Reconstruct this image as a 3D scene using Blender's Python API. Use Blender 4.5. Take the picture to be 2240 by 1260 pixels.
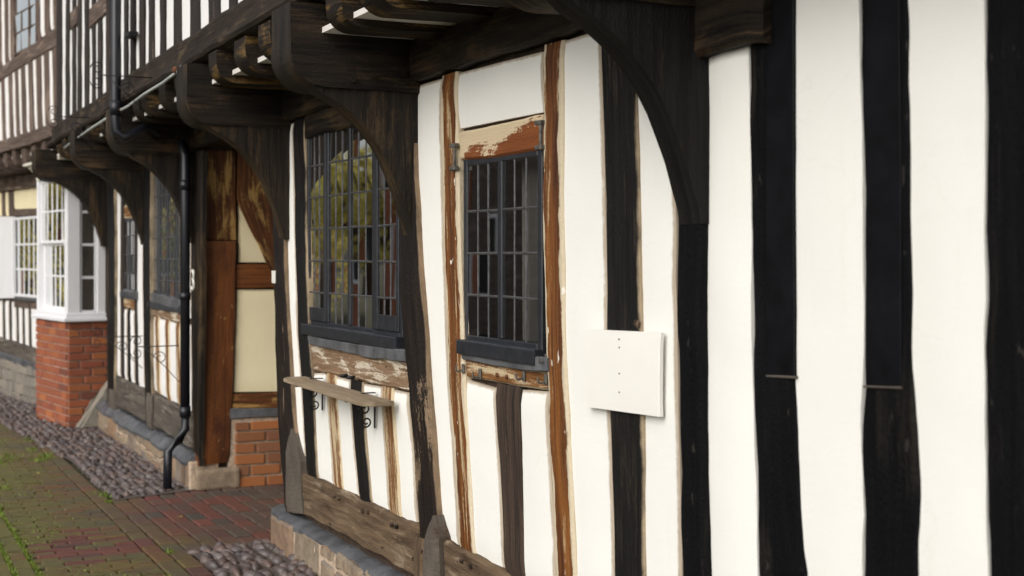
import bpy, bmesh, math, random
from mathutils import Vector, noise
random.seed(7)
R = math.radians
scene = bpy.context.scene
C = scene.collection
for o in list(bpy.data.objects):
    bpy.data.objects.remove(o)

# ------------------------------------------------------------------ camera, sky, sun
# World frame: X runs along the house wall (to the right), Y = 0 is the wall face, the street is Y < 0.
F, CX, HY = 3000.0, 1120.0, 560.0
ANG = math.atan2(1461.0, 3000.0)
CAM = Vector((7.388, -2.187, 1.6))
FWD = Vector((-math.cos(ANG), math.sin(ANG), 0))
RGT = Vector((math.sin(ANG), math.cos(ANG), 0))
cd = bpy.data.cameras.new('camera')
cam = bpy.data.objects.new('camera', cd)
C.objects.link(cam)
cam.location = CAM
cam.rotation_euler = (R(90), 0, math.atan2(-FWD.x, FWD.y))
cd.sensor_width = 36
cd.lens = F / 2240 * 36
cd.shift_y = -70 / 2240
cd.clip_end = 500
cd.clip_start = 0.05
cd.dof.use_dof = True
cd.dof.focus_distance = 5.3
cd.dof.aperture_fstop = 3.2
scene.camera = cam

SUN_EL, SUN_AZ = 36, 152          # azimuth measured clockwise from +Y
w = bpy.data.worlds.new('World')
scene.world = w
w.use_nodes = True
nt = w.node_tree
bg = nt.nodes['Background']
sky = nt.nodes.new('ShaderNodeTexSky')
sky.sky_type = 'NISHITA'
sky.sun_disc = False
sky.sun_elevation = R(SUN_EL)
sky.sun_rotation = R(SUN_AZ)
sky.dust_density = 4.0
sky.ozone_density = 1.0
hs = nt.nodes.new('ShaderNodeHueSaturation')
hs.inputs['Saturation'].default_value = 0.32
nt.links.new(sky.outputs[0], hs.inputs['Color'])
nt.links.new(hs.outputs[0], bg.inputs['Color'])
bg.inputs['Strength'].default_value = 0.15
sl = bpy.data.lights.new('sun', 'SUN')
sl.energy = 0.8
sl.angle = R(58)
sl.color = (1.0, 0.95, 0.87)
so = bpy.data.objects.new('sun', sl)
C.objects.link(so)
sd = Vector((math.sin(R(SUN_AZ)) * math.cos(R(SUN_EL)), math.cos(R(SUN_AZ)) * math.cos(R(SUN_EL)), math.sin(R(SUN_EL))))
so.rotation_euler = sd.to_track_quat('Z', 'Y').to_euler()
so.location = (0, -8, 12)
scene.view_settings.view_transform = 'Standard'
scene.view_settings.look = 'None'
scene.view_settings.gamma = 1
scene.view_settings.exposure = 0.19
scene.render.engine = 'CYCLES'

# ------------------------------------------------------------------ frames and projection
class Plane:
    def __init__(self, o, e, n):
        self.o = Vector(o); self.e = Vector(e).normalized(); self.n = Vector(n).normalized()
    def pt(self, s, d, z):
        return self.o + self.e * s + self.n * d + Vector((0, 0, z))
    def px(self, u, v, d=0.0):
        """where the view ray of a photo point meets this wall plane: (along, height)"""
        r = FWD + RGT * ((u - CX) / F) + Vector((0, 0, (HY - v) / F))
        q = self.o + self.n * d
        t = (q - CAM).dot(self.n) / r.dot(self.n)
        p = CAM + r * t
        return ((p - self.o).dot(self.e), p.z)

WALL = Plane((0, 0, 0), (1, 0, 0), (0, -1, 0))
SIDE = Plane((-2.0, 0, 0), (0, 1, 0), (1, 0, 0))           # side wall of the passage
FA = math.atan2(0.139, 0.990)
FAR = Plane((-5.78, 0.02, 0), (math.cos(FA), math.sin(FA), 0), (math.sin(FA), -math.cos(FA), 0))

def project(p):
    d = Vector(p) - CAM
    y = d.dot(FWD)
    if y < 0.05:
        return None
    return (CX + F * d.dot(RGT) / y, HY - F * d.z / y, y)

# ------------------------------------------------------------------ materials
def mat(name):
    m = bpy.data.materials.new(name)
    m.use_nodes = True
    t = m.node_tree
    return m, t, t.nodes['Principled BSDF']

def nd(t, typ, **kw):
    n = t.nodes.new(typ)
    for k, v in kw.items():
        if k.startswith('_'):
            setattr(n, k[1:], v)
        else:
            n.inputs[k.replace('__', ' ')].default_value = v
    return n

def ramp(t, src, stops):
    r = t.nodes.new('ShaderNodeValToRGB')
    e = r.color_ramp.elements
    while len(e) < len(stops):
        e.new(0.5)
    for i, (p, c) in enumerate(stops):
        e[i].position = p
        e[i].color = (c, c, c, 1) if not isinstance(c, tuple) else (*c, 1)
    t.links.new(src, r.inputs[0])
    return r.outputs[0]

def mix(t, fac, a, b, blend='MIX'):
    m = t.nodes.new('ShaderNodeMix')
    m.data_type = 'RGBA'
    m.blend_type = blend
    for s, x in ((m.inputs[0], fac), (m.inputs[6], a), (m.inputs[7], b)):
        if hasattr(x, 'links'):
            t.links.new(x, s)
        elif isinstance(x, tuple):
            s.default_value = (*x, 1)
        else:
            s.default_value = x
    return m.outputs[2]

def mth(t, op, a, b=0.0, clamp=False):
    m = t.nodes.new('ShaderNodeMath')
    m.operation = op
    m.use_clamp = clamp
    for i, x in enumerate((a, b)):
        if hasattr(x, 'links'):
            t.links.new(x, m.inputs[i])
        else:
            m.inputs[i].default_value = x
    return m.outputs[0]

def rnd_vec(t, src, k=37.0):
    oi = t.nodes.new('ShaderNodeObjectInfo')
    mm = mth(t, 'MULTIPLY', oi.outputs['Random'], k)
    cmb = t.nodes.new('ShaderNodeCombineXYZ')
    for i in range(3):
        t.links.new(mm, cmb.inputs[i])
    va = t.nodes.new('ShaderNodeVectorMath')
    va.operation = 'ADD'
    t.links.new(src, va.inputs[0])
    t.links.new(cmb.outputs[0], va.inputs[1])
    return va.outputs[0], oi

def noise_tex(t, vec, scale, sc=(1, 1, 1), detail=4, rough=0.55, dist=0.0):
    mp = t.nodes.new('ShaderNodeMapping')
    mp.inputs['Scale'].default_value = sc
    t.links.new(vec, mp.inputs['Vector'])
    n = nd(t, 'ShaderNodeTexNoise', Scale=scale, Detail=detail, Roughness=rough, Distortion=dist)
    t.links.new(mp.outputs[0], n.inputs['Vector'])
    return n.outputs['Fac']

def wood(name, c1, c2, patch=None, pt=(0.5, 0.6), edge=None, ew=0.12, rough=0.7, bump=0.5, fleck=None, spec=0.3, psc=(7, 1.6, 1), grain=70, grad=None):
    m, t, b = mat(name)
    uv = t.nodes.new('ShaderNodeUVMap'); uv.uv_map = 'm'
    vec, oi = rnd_vec(t, uv.outputs[0])
    g = noise_tex(t, vec, 1.0, (grain, 3.2, 1), 5, 0.65, 0.4)
    g2 = noise_tex(t, vec, 1.0, (grain * .3, 1.3, 1), 3, 0.6, 0.8)
    fine = noise_tex(t, vec, 90, (1.6, .6, 1), 4, 0.7)
    gg = mth(t, 'ADD', mth(t, 'MULTIPLY', g, 0.6), mth(t, 'MULTIPLY', g2, 0.5))
    col = mix(t, ramp(t, gg, [(0.42, 0.0), (0.68, 1.0)]), c1, c2)
    if patch:
        p = noise_tex(t, vec, 1.0, psc, 6, 0.62, 0.5)
        pp = mth(t, 'ADD', p, mth(t, 'ADD', mth(t, 'MULTIPLY', mth(t, 'SUBTRACT', g, 0.5), 0.55), mth(t, 'MULTIPLY', mth(t, 'SUBTRACT', fine, 0.5), 0.3)))
        if grad:
            gu = t.nodes.new('ShaderNodeUVMap'); gu.uv_map = 'n'
            gs = t.nodes.new('ShaderNodeSeparateXYZ'); t.links.new(gu.outputs[0], gs.inputs[0])
            pp = mth(t, 'ADD', pp, mth(t, 'MULTIPLY', mth(t, 'SUBTRACT', gs.outputs[0], 0.5), grad[0]))
            pp = mth(t, 'ADD', pp, mth(t, 'MULTIPLY', mth(t, 'SUBTRACT', gs.outputs[1], 0.5), grad[1]))
        col = mix(t, ramp(t, pp, [(pt[0], 0.0), (pt[1], 1.0)]), col, patch)
    if edge:
        un = t.nodes.new('ShaderNodeUVMap'); un.uv_map = 'n'
        sx = t.nodes.new('ShaderNodeSeparateXYZ')
        t.links.new(un.outputs[0], sx.inputs[0])
        e = mth(t, 'MINIMUM', sx.outputs[0], mth(t, 'SUBTRACT', 1.0, sx.outputs[0]))
        en = noise_tex(t, vec, 1.0, (9, 3.0, 1), 6, 0.65)
        k = mth(t, 'SUBTRACT', mth(t, 'ADD', mth(t, 'MULTIPLY', mth(t, 'SUBTRACT', en, 0.5), ew * 4.5), ew), e)
        col = mix(t, mth(t, 'MULTIPLY', k, 22, True), col, edge)
    if fleck:
        fl = noise_tex(t, vec, 26, (1.4, .5, 1), 2, 0.5)
        col = mix(t, ramp(t, fl, [(0.70, 0.0), (0.73, 1.0)]), col, fleck)
    t.links.new(col, b.inputs['Base Color'])
    b.inputs['Roughness'].default_value = rough
    b.inputs['Specular IOR Level'].default_value = spec
    bp = nd(t, 'ShaderNodeBump', Strength=bump, Distance=0.009)
    t.links.new(mth(t, 'ADD', gg, mth(t, 'MULTIPLY', fine, 0.8)), bp.inputs['Height'])
    t.links.new(bp.outputs[0], b.inputs['Normal'])
    return m

def plaster(name, c, stain=(0.55, 0.5, 0.42), bump=0.25, amount=0.35, grime=0.75):
    m, t, b = mat(name)
    tc = t.nodes.new('ShaderNodeTexCoord')
    vec, oi = rnd_vec(t, tc.outputs['Object'])
    n1 = noise_tex(t, vec, 1.7, (1, 1, .6), 5, 0.6)
    n2 = noise_tex(t, vec, 9, (1, 1, 1), 6, 0.6)
    n3 = noise_tex(t, vec, 70, (1, 1, 1), 4, 0.65)
    trowel = noise_tex(t, vec, 4, (1, 1, 3.5), 5, 0.7, 1.5)
    sp = noise_tex(t, vec, 24, (1, 1, 1.0), 5, 0.75)
    run = noise_tex(t, vec, 6, (3.5, 3.5, .35), 5, 0.65)
    col = mix(t, mth(t, 'MULTIPLY', ramp(t, n1, [(0.45, 0.0), (0.75, 1.0)]), amount * .6), c, stain)
    col = mix(t, mth(t, 'MULTIPLY', ramp(t, run, [(0.58, 0.0), (0.8, 1.0)]), amount * .8), col, stain)
    col = mix(t, mth(t, 'MULTIPLY', ramp(t, sp, [(0.69, 0.0), (0.76, 1.0)]), amount * 1.3), col, stain)
    # hairline cracks
    vo = nd(t, 'ShaderNodeTexVoronoi', Scale=2.6)
    vo.feature = 'DISTANCE_TO_EDGE'
    va = t.nodes.new('ShaderNodeVectorMath'); va.operation = 'ADD'
    nv = nd(t, 'ShaderNodeTexNoise', Scale=5.0, Detail=4)
    t.links.new(vec, nv.inputs['Vector'])
    vs_ = t.nodes.new('ShaderNodeVectorMath'); vs_.operation = 'SCALE'; vs_.inputs['Scale'].default_value = 0.28
    t.links.new(nv.outputs['Color'], vs_.inputs[0])
    t.links.new(vec, va.inputs[0]); t.links.new(vs_.outputs[0], va.inputs[1]); t.links.new(va.outputs[0], vo.inputs['Vector'])
    ck = mth(t, 'MULTIPLY', ramp(t, vo.outputs['Distance'], [(0.002, 1.0), (0.008, 0.0)]), ramp(t, n1, [(0.5, 0.0), (0.6, 1.0)]))
    col = mix(t, mth(t, 'MULTIPLY', ck, 0.07), col, tuple(x * .6 for x in stain))
    # grime and old stain where the panel meets the timbers
    ue = t.nodes.new('ShaderNodeUVMap'); ue.uv_map = 'e'
    se = t.nodes.new('ShaderNodeSeparateXYZ'); t.links.new(ue.outputs[0], se.inputs[0])
    ed = mth(t, 'MINIMUM', se.outputs[0], se.outputs[1])
    gk = mth(t, 'SUBTRACT', mth(t, 'MULTIPLY', mth(t, 'ADD', n2, sp), 0.0135), ed)
    col = mix(t, mth(t, 'MULTIPLY', mth(t, 'MULTIPLY', gk, 110, True), grime), col, (0.34, 0.25, 0.15))
    t.links.new(col, b.inputs['Base Color'])
    b.inputs['Roughness'].default_value = 0.75
    b.inputs['Specular IOR Level'].default_value = 0.2
    bp = nd(t, 'ShaderNodeBump', Strength=bump, Distance=0.016)
    h = mth(t, 'ADD', mth(t, 'MULTIPLY', n2, 0.7), mth(t, 'MULTIPLY', n3, 0.2))
    h = mth(t, 'ADD', h, mth(t, 'MULTIPLY', trowel, 0.35))
    h = mth(t, 'SUBTRACT', h, mth(t, 'MULTIPLY', ck, 0.06))
    t.links.new(mth(t, 'ADD', h, mth(t, 'MULTIPLY', n1, 1.0)), bp.inputs['Height'])
    t.links.new(bp.outputs[0], b.inputs['Normal'])
    return m

def simple(name, c, rough=0.5, metal=0.0, var=0.15, nscale=12, bump=0.15, spec=0.4, c2=None):
    m, t, b = mat(name)
    tc = t.nodes.new('ShaderNodeTexCoord')
    vec, oi = rnd_vec(t, tc.outputs['Object'])
    n = noise_tex(t, vec, nscale, (1, 1, 1), 6, 0.65)
    n4 = noise_tex(t, vec, nscale * 6, (1, 1, 1), 4, 0.65)
    dark = tuple(x * (1 - 2 * var) for x in c)
    lite = c2 if c2 else tuple(min(1, x * (1 + 2 * var)) for x in c)
    t.links.new(mix(t, ramp(t, n, [(0.3, 0.0), (0.72, 1.0)]), dark, lite), b.inputs['Base Color'])
    b.inputs['Roughness'].default_value = rough
    b.inputs['Metallic'].default_value = metal
    b.inputs['Specular IOR Level'].default_value = spec
    bp = nd(t, 'ShaderNodeBump', Strength=bump, Distance=0.01)
    t.links.new(mth(t, 'ADD', n, mth(t, 'MULTIPLY', n4, 0.3)), bp.inputs['Height'])
    t.links.new(bp.outputs[0], b.inputs['Normal'])
    return m

def pieces(name, cols, rough=0.75, nscale=25, dirt=(0.1, 0.09, 0.07), damt=0.5, bump=0.4, spec=0.3, moss=None):
    """brick / cobble / paver: a colour of its own for each piece"""
    m, t, b = mat(name)
    tc = t.nodes.new('ShaderNodeTexCoord')
    vec, oi = rnd_vec(t, tc.outputs['Object'])
    ge = t.nodes.new('ShaderNodeNewGeometry')
    rr = mth(t, 'FRACT', mth(t, 'ADD', oi.outputs['Random'], ge.outputs['Random Per Island']))
    st = [(i / len(cols), c) for i, c in enumerate(cols)]
    r = ramp(t, rr, st)
    n = noise_tex(t, vec, nscale, (1, 1, 1), 6, 0.7)
    n4 = noise_tex(t, ge.outputs['Position'], nscale * 3, (1, 1, 1), 4, 0.65)
    col = mix(t, mth(t, 'MULTIPLY', ramp(t, n, [(0.4, 0.0), (0.75, 1.0)]), damt), r, dirt)
    if moss:
        sp = t.nodes.new('ShaderNodeSeparateXYZ')
        t.links.new(ge.outputs['Position'], sp.inputs[0])
        big = noise_tex(t, ge.outputs['Position'], 1.1, (1, 1, 1), 5, 0.65)
        sm = noise_tex(t, ge.outputs['Position'], 14, (1, 1, 1), 5, 0.7)
        # moss grows on the open street, hardly under the jetty (|Y| small)
        k = mth(t, 'ADD', mth(t, 'MULTIPLY', sp.outputs[1], -0.42), mth(t, 'MULTIPLY', mth(t, 'SUBTRACT', big, 0.5), 1.1))
        k = mth(t, 'ADD', k, mth(t, 'MULTIPLY', mth(t, 'SUBTRACT', sm, 0.5), 0.8))
        col = mix(t, mth(t, 'MULTIPLY', ramp(t, k, [(0.12, 0.0), (0.62, 1.0)]), 0.85), col, moss)
    t.links.new(col, b.inputs['Base Color'])
    b.inputs['Roughness'].default_value = rough
    b.inputs['Specular IOR Level'].default_value = spec
    bp = nd(t, 'ShaderNodeBump', Strength=bump, Distance=0.006)
    t.links.new(mth(t, 'ADD', n, mth(t, 'MULTIPLY', n4, 0.6)), bp.inputs['Height'])
    t.links.new(bp.outputs[0], b.inputs['Normal'])
    return m

M = {}
M['plaster'] = plaster('white_plaster', (0.83, 0.825, 0.785), stain=(0.60, 0.54, 0.42), bump=0.16, amount=0.16)
M['plaster_clean'] = plaster('smooth_white_plaster', (0.83, 0.825, 0.785), stain=(0.60, 0.54, 0.42), bump=0.14, amount=0.2, grime=0.0)
M['plaster_far'] = plaster('white_limewash', (0.80, 0.79, 0.78), amount=0.3)
M['plaster_cream'] = plaster('cream_plaster', (0.90, 0.80, 0.53), stain=(0.6, 0.47, 0.28), amount=0.25)
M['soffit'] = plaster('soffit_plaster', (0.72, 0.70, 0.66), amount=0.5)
M['black'] = wood('black_painted_timber', (0.0024, 0.0024, 0.0032), (0.0052, 0.005, 0.0058), patch=(0.017, 0.0145, 0.012), pt=(0.58, 0.74), rough=0.6, bump=0.9, spec=0.09, fleck=(0.03, 0.027, 0.024))
M['blackworn'] = wood('worn_black_timber', (0.0045, 0.0042, 0.0042), (0.014, 0.0125, 0.011), patch=(0.055, 0.042, 0.03), pt=(0.6, 0.76), spec=0.15, edge=(0.38, 0.30, 0.20), ew=0.035, rough=0.62, bump=0.7)
M['smooth'] = simple('black_gloss_board', (0.0036, 0.0036, 0.0052), 0.5, var=0.3, bump=0.15, spec=0.14)
M['dark'] = wood('dark_oak_beam', (0.0025, 0.0018, 0.0014), (0.028, 0.019, 0.012), patch=(0.085, 0.053, 0.024), pt=(0.51, 0.72), rough=0.6, bump=1.0, psc=(5, 2.2, 1), spec=0.2)
M['joist'] = wood('ochre_flecked_joist', (0.006, 0.004, 0.003), (0.030, 0.020, 0.012), patch=(0.17, 0.10, 0.032), pt=(0.53, 0.68), rough=0.65, bump=1.0, psc=(7, 3, 1), spec=0.2)
M['darkpost'] = wood('streaked_dark_post', (0.006, 0.004, 0.0035), (0.022, 0.014, 0.010), patch=(0.24, 0.17, 0.11), pt=(0.62, 0.70), spec=0.2, edge=(0.30, 0.21, 0.13), ew=0.03, rough=0.62, bump=0.9, psc=(14, 2.0, 1))
M['brown'] = wood('stained_oak_stud', (0.055, 0.014, 0.003), (0.25, 0.09, 0.016), patch=(0.50, 0.38, 0.22), pt=(0.57, 0.66), edge=(0.62, 0.53, 0.38), ew=0.15, rough=0.6, bump=0.8, fleck=(0.8, 0.75, 0.65), psc=(22, 1.3, 1))
M['tan'] = wood('half_stripped_oak', (0.13, 0.048, 0.012), (0.24, 0.11, 0.035), patch=(0.55, 0.43, 0.27), pt=(0.50, 0.60), edge=(0.58, 0.48, 0.32), ew=0.10, rough=0.7, bump=0.7, psc=(12, 1.6, 1))
M['head'] = wood('bleached_oak_lintel', (0.16, 0.045, 0.012), (0.24, 0.075, 0.018), patch=(0.62, 0.50, 0.33), pt=(0.47, 0.52), rough=0.7, bump=0.6, psc=(5, 4.0, 1), grad=(-.55, -.5))
M['rail'] = wood('peeling_oak_rail', (0.15, 0.085, 0.045), (0.30, 0.20, 0.12), patch=(0.60, 0.53, 0.42), pt=(0.52, 0.62), rough=0.8, bump=0.9, psc=(16, 5.0, 1), fleck=(0.06, 0.03, 0.015))
M['grain'] = wood('weathered_grainy_oak', (0.012, 0.008, 0.006), (0.085, 0.055, 0.038), patch=(0.26, 0.18, 0.11), pt=(0.60, 0.72), rough=0.8, bump=1.0, grain=95)
M['sill'] = wood('silvered_oak_sill', (0.05, 0.030, 0.016), (0.18, 0.122, 0.072), patch=(0.34, 0.27, 0.19), pt=(0.58, 0.74), rough=0.85, bump=0.9, fleck=(0.03, 0.016, 0.009), psc=(10, 3, 1), grain=40)
M['sillfar'] = wood('grey_oak_sill', (0.05, 0.042, 0.034), (0.13, 0.11, 0.09), patch=(0.25, 0.22, 0.18), pt=(0.58, 0.7), rough=0.85, bump=0.8, grain=40)
M['foot'] = wood('grey_timber_repair', (0.055, 0.044, 0.034), (0.125, 0.104, 0.085), patch=(0.05, 0.03, 0.018), pt=(.55, .7), rough=0.8, bump=0.8)
M['boardend'] = wood('bare_board_end', (0.05, 0.042, 0.034), (0.11, 0.095, 0.08), rough=0.85, bump=0.5)
M['redpost'] = wood('red_brown_oak_post', (0.085, 0.024, 0.006), (0.22, 0.075, 0.018), patch=(0.05, 0.016, 0.006), pt=(0.5, 0.7), rough=0.5, bump=0.4, psc=(5, 1.5, 1), fleck=(0.3, 0.17, 0.06))
M['ochre'] = wood('ochre_stripped_oak', (0.05, 0.015, 0.004), (0.15, 0.052, 0.012), patch=(0.40, 0.235, 0.07), pt=(0.53, 0.64), rough=0.7, bump=0.7, psc=(10, 3, 1))
M['board'] = wood('bleached_shelf_board', (0.22, 0.165, 0.105), (0.36, 0.285, 0.20), patch=(0.2, 0.14, 0.08), pt=(0.62, 0.75), rough=0.8, bump=0.5, grain=60)
M['farwood'] = wood('grey_brown_oak', (0.055, 0.038, 0.030), (0.16, 0.115, 0.09), patch=(0.28, 0.21, 0.17), pt=(0.55, 0.7), rough=0.8, bump=0.6)
M['upwood'] = wood('dark_brown_close_stud', (0.012, 0.009, 0.008), (0.036, 0.026, 0.021), patch=(0.10, 0.075, 0.058), pt=(0.62, 0.75), rough=0.75, bump=0.6)
M['fascia'] = wood('weathered_bressumer', (0.012, 0.008, 0.006), (0.038, 0.027, 0.018), patch=(0.10, 0.07, 0.042), pt=(0.56, 0.72), spec=0.2, rough=0.75, bump=0.9, psc=(9, 3, 1))
M['frame'] = simple('black_window_paint', (0.020, 0.022, 0.028), 0.38, var=0.2, bump=0.1, nscale=20)
M['framefar'] = simple('grey_window_paint', (0.035, 0.038, 0.045), 0.45, var=0.2, bump=0.1, nscale=20)
M['lead'] = simple('sheet_lead', (0.115, 0.118, 0.126), 0.5, metal=0.25, var=0.28, nscale=7, bump=0.25)
M['came'] = simple('lead_came', (0.12, 0.12, 0.125), 0.45, metal=0.6, var=0.2, nscale=30)
M['iron'] = simple('black_iron', (0.02, 0.02, 0.022), 0.5, metal=0.5, var=0.2, nscale=40)
M['rust'] = simple('rusty_iron', (0.16, 0.06, 0.02), 0.8, var=0.35, nscale=40)
M['zinc'] = simple('dull_galvanised_iron', (0.13, 0.125, 0.11), 0.55, metal=0.4, var=0.3, nscale=40)
M['pipe'] = simple('black_painted_pipe', (0.008, 0.009, 0.014), 0.4, var=0.15, nscale=9, bump=0.06, spec=0.5)
M['cable'] = simple('pale_cable_sheath', (0.42, 0.45, 0.43), 0.5, var=0.15, nscale=20)
M['white'] = simple('white_gloss_paint', (0.80, 0.80, 0.82), 0.32, var=0.02, nscale=5, bump=0.05)
M['creampaint'] = simple('cream_cornice_paint', (0.72, 0.68, 0.58), 0.45, var=0.06, nscale=7, bump=0.1)
M['signboard'] = simple('white_painted_ply', (0.84, 0.825, 0.775), 0.5, var=0.012, nscale=4, bump=0.04)
M['plate'] = simple('white_enamel', (0.8, 0.78, 0.72), 0.35, var=0.05)
M['backing'] = simple('dark_wall_core', (0.045, 0.028, 0.018), 0.9, var=0.3, nscale=20)
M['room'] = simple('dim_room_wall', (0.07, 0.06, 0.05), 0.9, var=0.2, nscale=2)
M['folded_strip'] = simple('pale_strip', (0.58, 0.56, 0.52), 0.9, var=0.05, nscale=5)
M['folded_strip_green'] = simple('yellow_green_strip', (0.42, 0.38, 0.10), 0.9, var=0.1, nscale=5)
M['mortar'] = simple('lime_mortar', (0.44, 0.34, 0.25), 0.9, var=0.2, nscale=30, bump=0.4)
M['mortarpink'] = simple('pinkish_mortar', (0.42, 0.30, 0.24), 0.9, var=0.2, nscale=30, bump=0.4)
M['brick'] = pieces('orange_red_brick', [(0.36, 0.10, 0.03), (0.22, 0.05, 0.025), (0.42, 0.13, 0.035), (0.14, 0.035, 0.022), (0.34, 0.085, 0.03), (0.27, 0.065, 0.03)], dirt=(0.34, 0.22, 0.15), damt=0.5)
M['brick_old'] = pieces('old_orange_brick', [(0.30, 0.105, 0.035), (0.19, 0.07, 0.035), (0.38, 0.12, 0.03), (0.22, 0.085, 0.04)], dirt=(0.32, 0.22, 0.13), damt=0.5)
M['stone'] = pieces('rubble_stone', [(0.30, 0.235, 0.165), (0.24, 0.195, 0.145), (0.32, 0.245, 0.17), (0.28, 0.17, 0.10), (0.22, 0.185, 0.15)], dirt=(0.10, 0.075, 0.052), damt=0.85, nscale=16, bump=1.0)
M['stone_far'] = pieces('grey_rubble_stone', [(0.27, 0.24, 0.20), (0.20, 0.185, 0.16), (0.31, 0.275, 0.22), (0.23, 0.20, 0.17)], dirt=(0.12, 0.11, 0.09), damt=0.6, nscale=14, bump=0.8)
M['cobble'] = pieces('river_cobble', [(0.075, 0.058, 0.054), (0.115, 0.092, 0.088), (0.055, 0.043, 0.042), (0.10, 0.065, 0.054), (0.16, 0.13, 0.12), (0.04, 0.034, 0.035), (0.12, 0.078, 0.064)], rough=0.42, dirt=(0.10, 0.08, 0.075), damt=0.35, bump=0.15, spec=0.5)
M['bed'] = simple('cobble_bedding', (0.10, 0.08, 0.07), 0.9, var=0.3, nscale=40, bump=0.5)
M['paver'] = pieces('brick_paver', [(0.105, 0.066, 0.046), (0.12, 0.058, 0.042), (0.085, 0.061, 0.047), (0.13, 0.056, 0.041), (0.092, 0.069, 0.05), (0.068, 0.056, 0.047), (0.145, 0.05, 0.036)], rough=0.6, dirt=(0.07, 0.058, 0.047), damt=0.6, moss=(0.13, 0.125, 0.028), spec=0.35)
M['earth'] = simple('mossy_joint_earth', (0.055, 0.050, 0.022), 0.95, var=0.4, nscale=9, bump=0.5)
M['leaf'] = None

def glass(name, tint=(1, 1, 1), k=4.3):
    m = bpy.data.materials.new(name)
    m.use_nodes = True
    t = m.node_tree
    t.nodes.clear()
    out = t.nodes.new('ShaderNodeOutputMaterial')
    tr = nd(t, 'ShaderNodeBsdfTransparent', Color=(*[0.85 * x for x in tint], 1))
    gl = nd(t, 'ShaderNodeBsdfGlossy', Color=(0.95, 0.96, 0.95, 1), Roughness=0.015)
    tc = t.nodes.new('ShaderNodeTexCoord')
    vec, oi = rnd_vec(t, tc.outputs['Object'])
    n = noise_tex(t, vec, 5, (1, 1, .6), 1, 0.5)
    bp = nd(t, 'ShaderNodeBump', Strength=0.02, Distance=0.01)
    t.links.new(n, bp.inputs['Height'])
    t.links.new(bp.outputs[0], gl.inputs['Normal'])
    fr = nd(t, 'ShaderNodeFresnel', IOR=1.5)
    ms = t.nodes.new('ShaderNodeMixShader')
    t.links.new(mth(t, 'MULTIPLY', fr.outputs[0], k, True), ms.inputs[0])
    t.links.new(tr.outputs[0], ms.inputs[1])
    t.links.new(gl.outputs[0], ms.inputs[2])
    t.links.new(ms.outputs[0], out.inputs['Surface'])
    return m
M['glass'] = glass('old_window_glass')

def leafmat(name, c1, c2, tr=0.0):
    m, t, b = mat(name)
    ge = t.nodes.new('ShaderNodeNewGeometry')
    c = mix(t, ge.outputs['Random Per Island'], c1, c2)
    t.links.new(c, b.inputs['Base Color'])
    b.inputs['Roughness'].default_value = 0.6
    if tr:
        tl = t.nodes.new('ShaderNodeBsdfTranslucent'); t.links.new(c, tl.inputs['Color'])
        ms = t.nodes.new('ShaderNodeMixShader'); ms.inputs[0].default_value = tr
        t.links.new(b.outputs[0], ms.inputs[1]); t.links.new(tl.outputs[0], ms.inputs[2])
        t.links.new(ms.outputs[0], t.nodes['Material Output'].inputs['Surface'])
    return m
M['moss'] = leafmat('moss_green', (0.075, 0.12, 0.012), (0.20, 0.26, 0.025))
M['leaf_autumn'] = leafmat('yellow_green_leaf', (0.42, 0.38, 0.09), (0.72, 0.62, 0.20), 0.6)
M['leaf_green'] = leafmat('green_leaf', (0.12, 0.17, 0.03), (0.30, 0.33, 0.06), 0.5)
M['bark'] = simple('tree_bark', (0.07, 0.05, 0.035), 0.9, var=0.3, nscale=15)

# ------------------------------------------------------------------ object helpers
WL = {}
def thing(name, loc, label, cat, group=None):
    o = bpy.data.objects.new(name, None)
    o.empty_display_size = 0.2
    C.objects.link(o)
    o.location = loc
    WL[o] = Vector(loc)
    o['label'] = label; o['category'] = cat
    if group: o['group'] = group
    return o

def tag(o, label, cat, group=None):
    o['label'] = label; o['category'] = cat
    if group: o['group'] = group
    return o

def auto_uv(me):
    ext = [0, 0, 0]
    if not me.vertices: return
    for a in range(3):
        vs = [v.co[a] for v in me.vertices]
        ext[a] = max(vs) - min(vs)
    um = me.uv_layers.new(name='m') if 'm' not in me.uv_layers else me.uv_layers['m']
    un = me.uv_layers.new(name='n') if 'n' not in me.uv_layers else me.uv_layers['n']
    ue = me.uv_layers.new(name='e')
    for lp in me.loops: ue.data[lp.index].uv = (1, 1)
    for p in me.polygons:
        n = p.normal
        k = max(range(3), key=lambda i: abs(n[i]))
        ax = [i for i in range(3) if i != k]
        if ext[ax[0]] > ext[ax[1]]: ax.reverse()
        for li in p.loop_indices:
            co = me.vertices[me.loops[li].vertex_index].co
            um.data[li].uv = (co[ax[0]], co[ax[1]])
            un.data[li].uv = (0.5, 0.5)

def link(name, me, m, parent=None, loc=None, smooth=False):
    """world-space mesh -> object with its origin at loc (default: middle of its box)"""
    if loc is None:
        xs = [v.co for v in me.vertices]
        lo = Vector([min(c[i] for c in xs) for i in range(3)]); hi = Vector([max(c[i] for c in xs) for i in range(3)])
        loc = (lo + hi) / 2
    loc = Vector(loc)
    for v in me.vertices:
        v.co -= loc
    if m is not None and not me.materials:
        me.materials.append(M[m] if isinstance(m, str) else m)
    if 'm' not in me.uv_layers:
        auto_uv(me)
    if smooth:
        for p in me.polygons: p.use_smooth = True
    o = bpy.data.objects.new(name, me)
    C.objects.link(o)
    WL[o] = loc
    if parent is not None:
        o.parent = parent
        o.location = loc - WL[parent]
    else:
        o.location = loc
    return o

def inst(name, me, loc, parent, rot=(0, 0, 0), sc=(1, 1, 1)):
    o = bpy.data.objects.new(name, me)
    C.objects.link(o)
    WL[o] = Vector(loc)
    o.parent = parent
    o.location = Vector(loc) - WL[parent]
    o.rotation_euler = rot
    o.scale = sc
    return o

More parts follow.
